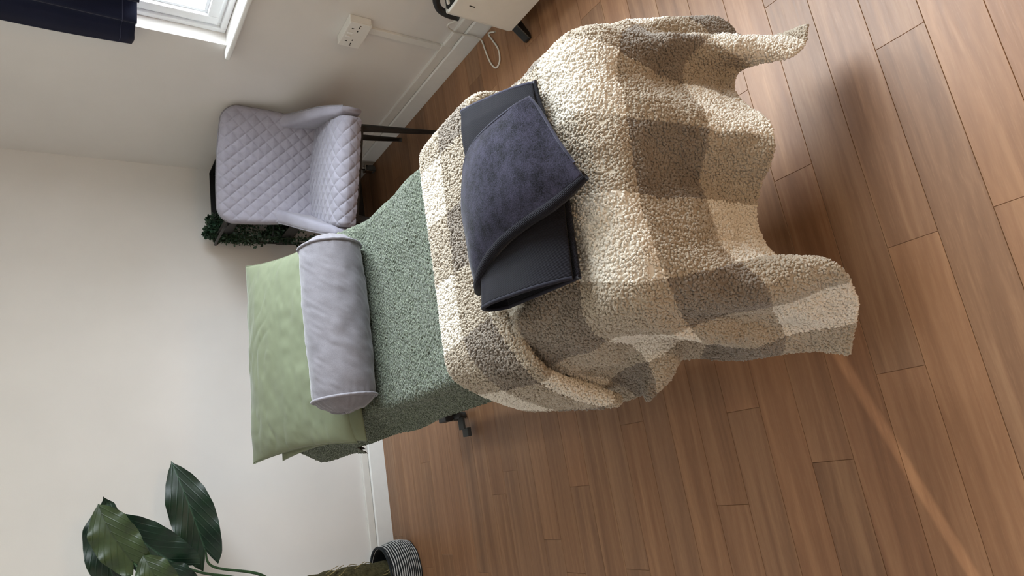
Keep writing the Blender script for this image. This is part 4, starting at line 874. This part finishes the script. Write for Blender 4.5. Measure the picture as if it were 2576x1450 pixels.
def pot(name, loc, r, h, label, mat=MPOT):
    o = empty(name, loc); tag(o, label, 'plant pot')
    prof = [(0, .002), (r*.70, .0), (r*.74, .004), (r*.96, h*.9), (r*1.03, h*.9), (r*1.04, h), (r*.92, h), (r*.90, h*.85), (0, h*.84)]
    th_ = np.linspace(0, 2*np.pi, 32, endpoint=False)
    V = np.array([(rr*np.cos(t), rr*np.sin(t), z) for rr, z in prof for t in th_]); mk('pot', V, grid_faces(len(prof), 32, close_v=True), mat, o)
    return o
def trailing(parent, r, z, n, drop, seed, dirs):
    rr = random.Random(seed); LV, LF, SV, SF = [], [], [], []; nl = 0
    stems = []
    for k_ in range(n):
        a_ = rr.uniform(*dirs); ln = drop*rr.uniform(.35, 1.0); out = r*rr.uniform(.9, 1.25)
        sx_, sy_ = math.cos(a_), math.sin(a_)
        p_ = catmull([(sx_*r*.3, sy_*r*.3, z), (sx_*out*.8, sy_*out*.8, z+rr.uniform(.01, .045)), (sx_*out*1.12, sy_*out*1.12, z-.02), (sx_*out*1.2+rr.uniform(-.015, .015), sy_*out*1.2+rr.uniform(-.015, .015), z-ln*.55), (sx_*out*1.22+rr.uniform(-.03, .03), sy_*out*1.22+rr.uniform(-.02, .02), z-ln)], 26)
        stems.append(tube_geo(p_, .0012, 4, caps=False))
        for q in range(3, 26):
            for s in (-1, 1):
                if rr.random() < .22: continue
                b_ = p_[q]; sz = rr.uniform(.007, .0135)
                d_ = Vector((rr.uniform(-1, 1), rr.uniform(-1, 1), rr.uniform(-.6, .7))).normalized(); sd = d_.cross(Vector((rr.uniform(-1, 1), rr.uniform(-1, 1), rr.uniform(-1, 1)))).normalized()*sz*.55; nn_ = d_.cross(sd).normalized()*sz*.18
                c0 = Vector(b_)+d_*sz*.25
                LV += [c0, c0+d_*sz*.55+sd+nn_, c0+d_*sz*1.15+sd*.6+nn_*.4, c0+d_*sz*1.5, c0+d_*sz*1.15-sd*.6+nn_*.4, c0+d_*sz*.55-sd+nn_]
                LF += [(nl, nl+1, nl+2, nl+3), (nl, nl+3, nl+4, nl+5)]; nl += 6
    o = mk('foliage', LV, LF, MTRAIL, parent); o['kind'] = 'stuff'
    V, F = join_geo(stems); o = mk('stems', V, F, MSTEM, parent); o['kind'] = 'stuff'
pA = pot('trailing_plant', (1.345, 3.285, .739), .046, .075, 'small trailing plant spilling over the top tray of the black trolley'); pA['category'] = 'plant'
trailing(pA, .05, .07, 46, .30, 3, (math.radians(110), math.radians(330)))
pB = pot('potted_creeper', (1.352, 3.27, .434), .052, .105, 'dark pot with a thin creeper on the middle tray of the trolley'); pB['category'] = 'plant'
trailing(pB, .05, .10, 16, .26, 8, (math.radians(120), math.radians(320)))

# ------------------------------------------------------------------ large leaved plant in a striped basket
bk_ = empty('striped_basket', (-.445, 3.215, 0)); tag(bk_, 'black and white striped rope basket by the back wall holding the large plant', 'basket')
th_ = np.linspace(0, 2*np.pi, 72, endpoint=False); NB = 14; HB = .150
def br_(z): return .128+.016*math.sin(math.pi*min(1, z/HB*1.0))*1.0-.004*(z/HB)
for k_ in range(NB):
    z0_, z1_ = HB*k_/NB, HB*(k_+1)/NB
    for part, (za, zb, mt, ex) in (('coil', (z0_, z0_+(z1_-z0_)*.66, MBASK, .0)), ('white_stripe', (z0_+(z1_-z0_)*.66, z1_, MSTRIPE, .0008))):
        zm = (za+zb)/2; hh_ = (zb-za)/2; r_ = br_(zm)
        aa = np.linspace(0, 2*np.pi, 10, endpoint=False)
        V = np.array([((r_+ex+.0042*np.cos(a2))*np.cos(t), (r_+ex+.0042*np.cos(a2))*np.sin(t), zm+hh_*1.05*np.sin(a2)+.0012*np.sin(t*9+k_*1.3)) for t in th_ for a2 in aa])
        mk(part, V, grid_faces(72, 10, close_u=True, close_v=True), mt, bk_)
V = np.array([((br_(HB)+.004+.0065*np.cos(a2))*np.cos(t), (br_(HB)+.004+.0065*np.cos(a2))*np.sin(t), HB+.004+.0065*np.sin(a2)) for t in th_ for a2 in np.linspace(0, 2*np.pi, 10, endpoint=False)])
mk('rim', V, grid_faces(72, 10, close_u=True, close_v=True), MBASK, bk_)
V = np.array([(r_*np.cos(t), r_*np.sin(t), z_) for r_, z_ in ((.001, .006), (.125, .006), (br_(.07)-.006, .07), (br_(HB)-.004, HB-.002)) for t in th_]); mk('lining', V, grid_faces(4, 72, close_v=True), MBASK, bk_)
pt = empty('leafy_plant', (-.445, 3.215, .012)); tag(pt, 'tall plant with big dark heart shaped leaves rising from the striped basket', 'plant')
op = np.array(pt.location)
V = np.array([(r_*np.cos(t), r_*np.sin(t), z_) for r_, z_ in ((.060, .0), (.078, .09), (.068, .094), (.001, .085)) for t in th_]); mk('nursery_pot', V, grid_faces(4, 72, close_v=True), MBLKM, pt)
tp_ = catmull([(0, 0, .05), (.010, -.01, .16), (.022, -.03, .30), (.030, -.045, .46), (.020, -.05, .62), (-.01, -.04, .80), (-.03, -.03, .98)], 90)
tr_ = .058+.006*np.array([vnoise(np.array([i*.21]), np.array([0.]), seed=3)[0] for i in range(90)])
V, F = tube_geo(tp_, np.interp(np.linspace(0, 1, 90), [0, .5, 1], [1.0, .9, .55])*tr_, 28)
V = V+.006*np.stack([vnoise(V[:, 0]*60, V[:, 1]*60, V[:, 2]*30, seed=i) for i in (1, 2, 3)], -1)
mk('stem', V, F, MMOSS, pt)
rr = random.Random(4); rts = []
for k_ in range(26):
    a_ = rr.uniform(0, 6.28); z_ = rr.uniform(.04, .5); b_ = tp_[int(np.clip(z_/.98*89, 0, 89))]
    rts.append(tube_geo(catmull([b_+np.array([math.cos(a_)*.05, math.sin(a_)*.05, .03]), b_+np.array([math.cos(a_)*.066, math.sin(a_)*.066, .0]), b_+np.array([math.cos(a_+.4)*.067, math.sin(a_+.4)*.067, -.04])], 8), .0016, 5))
V, F = join_geo(rts); o = mk('aerial_roots', V, F, plain('dry_root', (140, 126, 84), .9, var=.2), pt); o['kind'] = 'stuff'
def leaf(tip, mid, base, wid, nrm, mat, stem_to, lobe=.16, fold=.22, twist=0.0, asym=0.0, tipcurl=0.0, sway=.0):
    tip, mid, base = (np.array(q, float)-op for q in (tip, mid, base))
    n = 46; m = 9
    t = np.linspace(0, 1+lobe, n)
    tt_ = np.clip(t, 0, 1)[:, None]
    ctrl = 2*mid-.5*(tip+base)
    C_ = (1-tt_)**2*tip+2*tt_*(1-tt_)*ctrl+tt_**2*base
    ax = (base-tip); L_ = np.linalg.norm(ax); ax /= L_
    dirv = (base-ctrl)/np.linalg.norm(base-ctrl)
    C_ = C_+np.maximum(0, t-1)[:, None]*L_*dirv
    nz = np.array(nrm, float); nz -= ax*(nz@ax); nz /= np.linalg.norm(nz); sd = np.cross(ax, nz)
    s_ = np.clip(t/(1+lobe), 0, 1)
    wprof = np.interp(t, [0, .03, .10, .22, .40, .60, .80, .95, 1.0, 1+lobe*.55, 1+lobe], [.0, .05, .30, .62, .90, 1.0, .95, .84, .80, .66, .36])
    inner = np.interp(t, [0, 1.0, 1.0+lobe*.4, 1+lobe], [0, 0, .10, .33])
    sides = []
    for s in (-1, 1):
        f = np.linspace(0, 1, m)[None, :]
        wv = (inner[:, None]+(wprof-inner).clip(0.0)[:, None]*f)*wid*(1+asym*s)*s
        up_ = np.abs(wv)*fold+.012*np.sin(t*17+s)[:, None]*f**2*wprof[:, None]
        curl = tipcurl*np.clip(.12-t, 0, 1)[:, None]*8
        Pp = C_[:, None]+wv[..., None]*sd+up_[..., None]*nz+(curl**2)[..., None]*nz*.05+curl[..., None]*sd*.02
        uvv = np.stack(np.broadcast_arrays(np.abs(wv)/wid, t[:, None]), -1)
        sides.append((Pp, uvv))
    Vs, Fs, Us, o_ = [], [], [], 0
    for (Pp, uvv), s in zip(sides, (-1, 1)):
        g_ = grid_faces(n, m); th__ = .0012
        Vs += [Pp.reshape(-1, 3), Pp.reshape(-1, 3)-nz*th__]; Us += [uvv.reshape(-1, 2)]*2
        Fs += [(g_ if s > 0 else g_[:, ::-1])+o_, (g_[:, ::-1] if s > 0 else g_)+o_+n*m]; o_ += 2*n*m
    lf_ = mk('leaf', np.concatenate(Vs), np.concatenate(Fs), mat, pt, vuv=np.concatenate(Us))
    st = np.array(stem_to, float)-op; k1_ = base+dirv*.08+np.array([0, 0, -.01])
    mk('petiole', *tube_geo(catmull([base-nz*.002, k1_-nz*.004, .5*(k1_+st)+np.array([.02, 0, -.05]), st], 30), np.linspace(.0036, .0075, 30), 8), MSTEM, lf_)
    return lf_
leaf((.104, 3.02, 1.272), (-.030, 3.00, 1.300), (-.215, 2.98, 1.262), .068, (.1, -1, .25), MLEAFD, (-.43, 3.17, .86), fold=.15, tipcurl=1.0)
leaf((.045, 3.06, 1.262), (-.095, 3.05, 1.155), (-.196, 3.04, 1.040), .088, (.25, -1, .35), MLEAFD, (-.42, 3.17, .74), fold=.30)
leaf((.218, 3.16, 1.048), (.030, 3.12, .992), (-.159, 3.13, .937), .086, (.05, -1, .22), MLEAFD, (-.43, 3.18, .62), fold=.20, lobe=.20)
leaf((.081, 2.87, 1.322), (-.022, 2.84, 1.286), (-.138, 2.83, 1.220), .072, (.1, -1, .30), MLEAFL, (-.43, 3.16, .90), fold=.12)
leaf((-.121, 2.82, 1.189), (-.190, 2.79, 1.160), (-.300, 2.80, 1.105), .062, (.1, -1, .30), MLEAFL, (-.44, 3.15, .80), fold=.12)
leaf((-.175, 3.03, 1.095), (-.235, 3.01, 1.060), (-.34, 3.02, 1.00), .060, (.1, -1, .35), MLEAFD, (-.44, 3.17, .70), fold=.2)
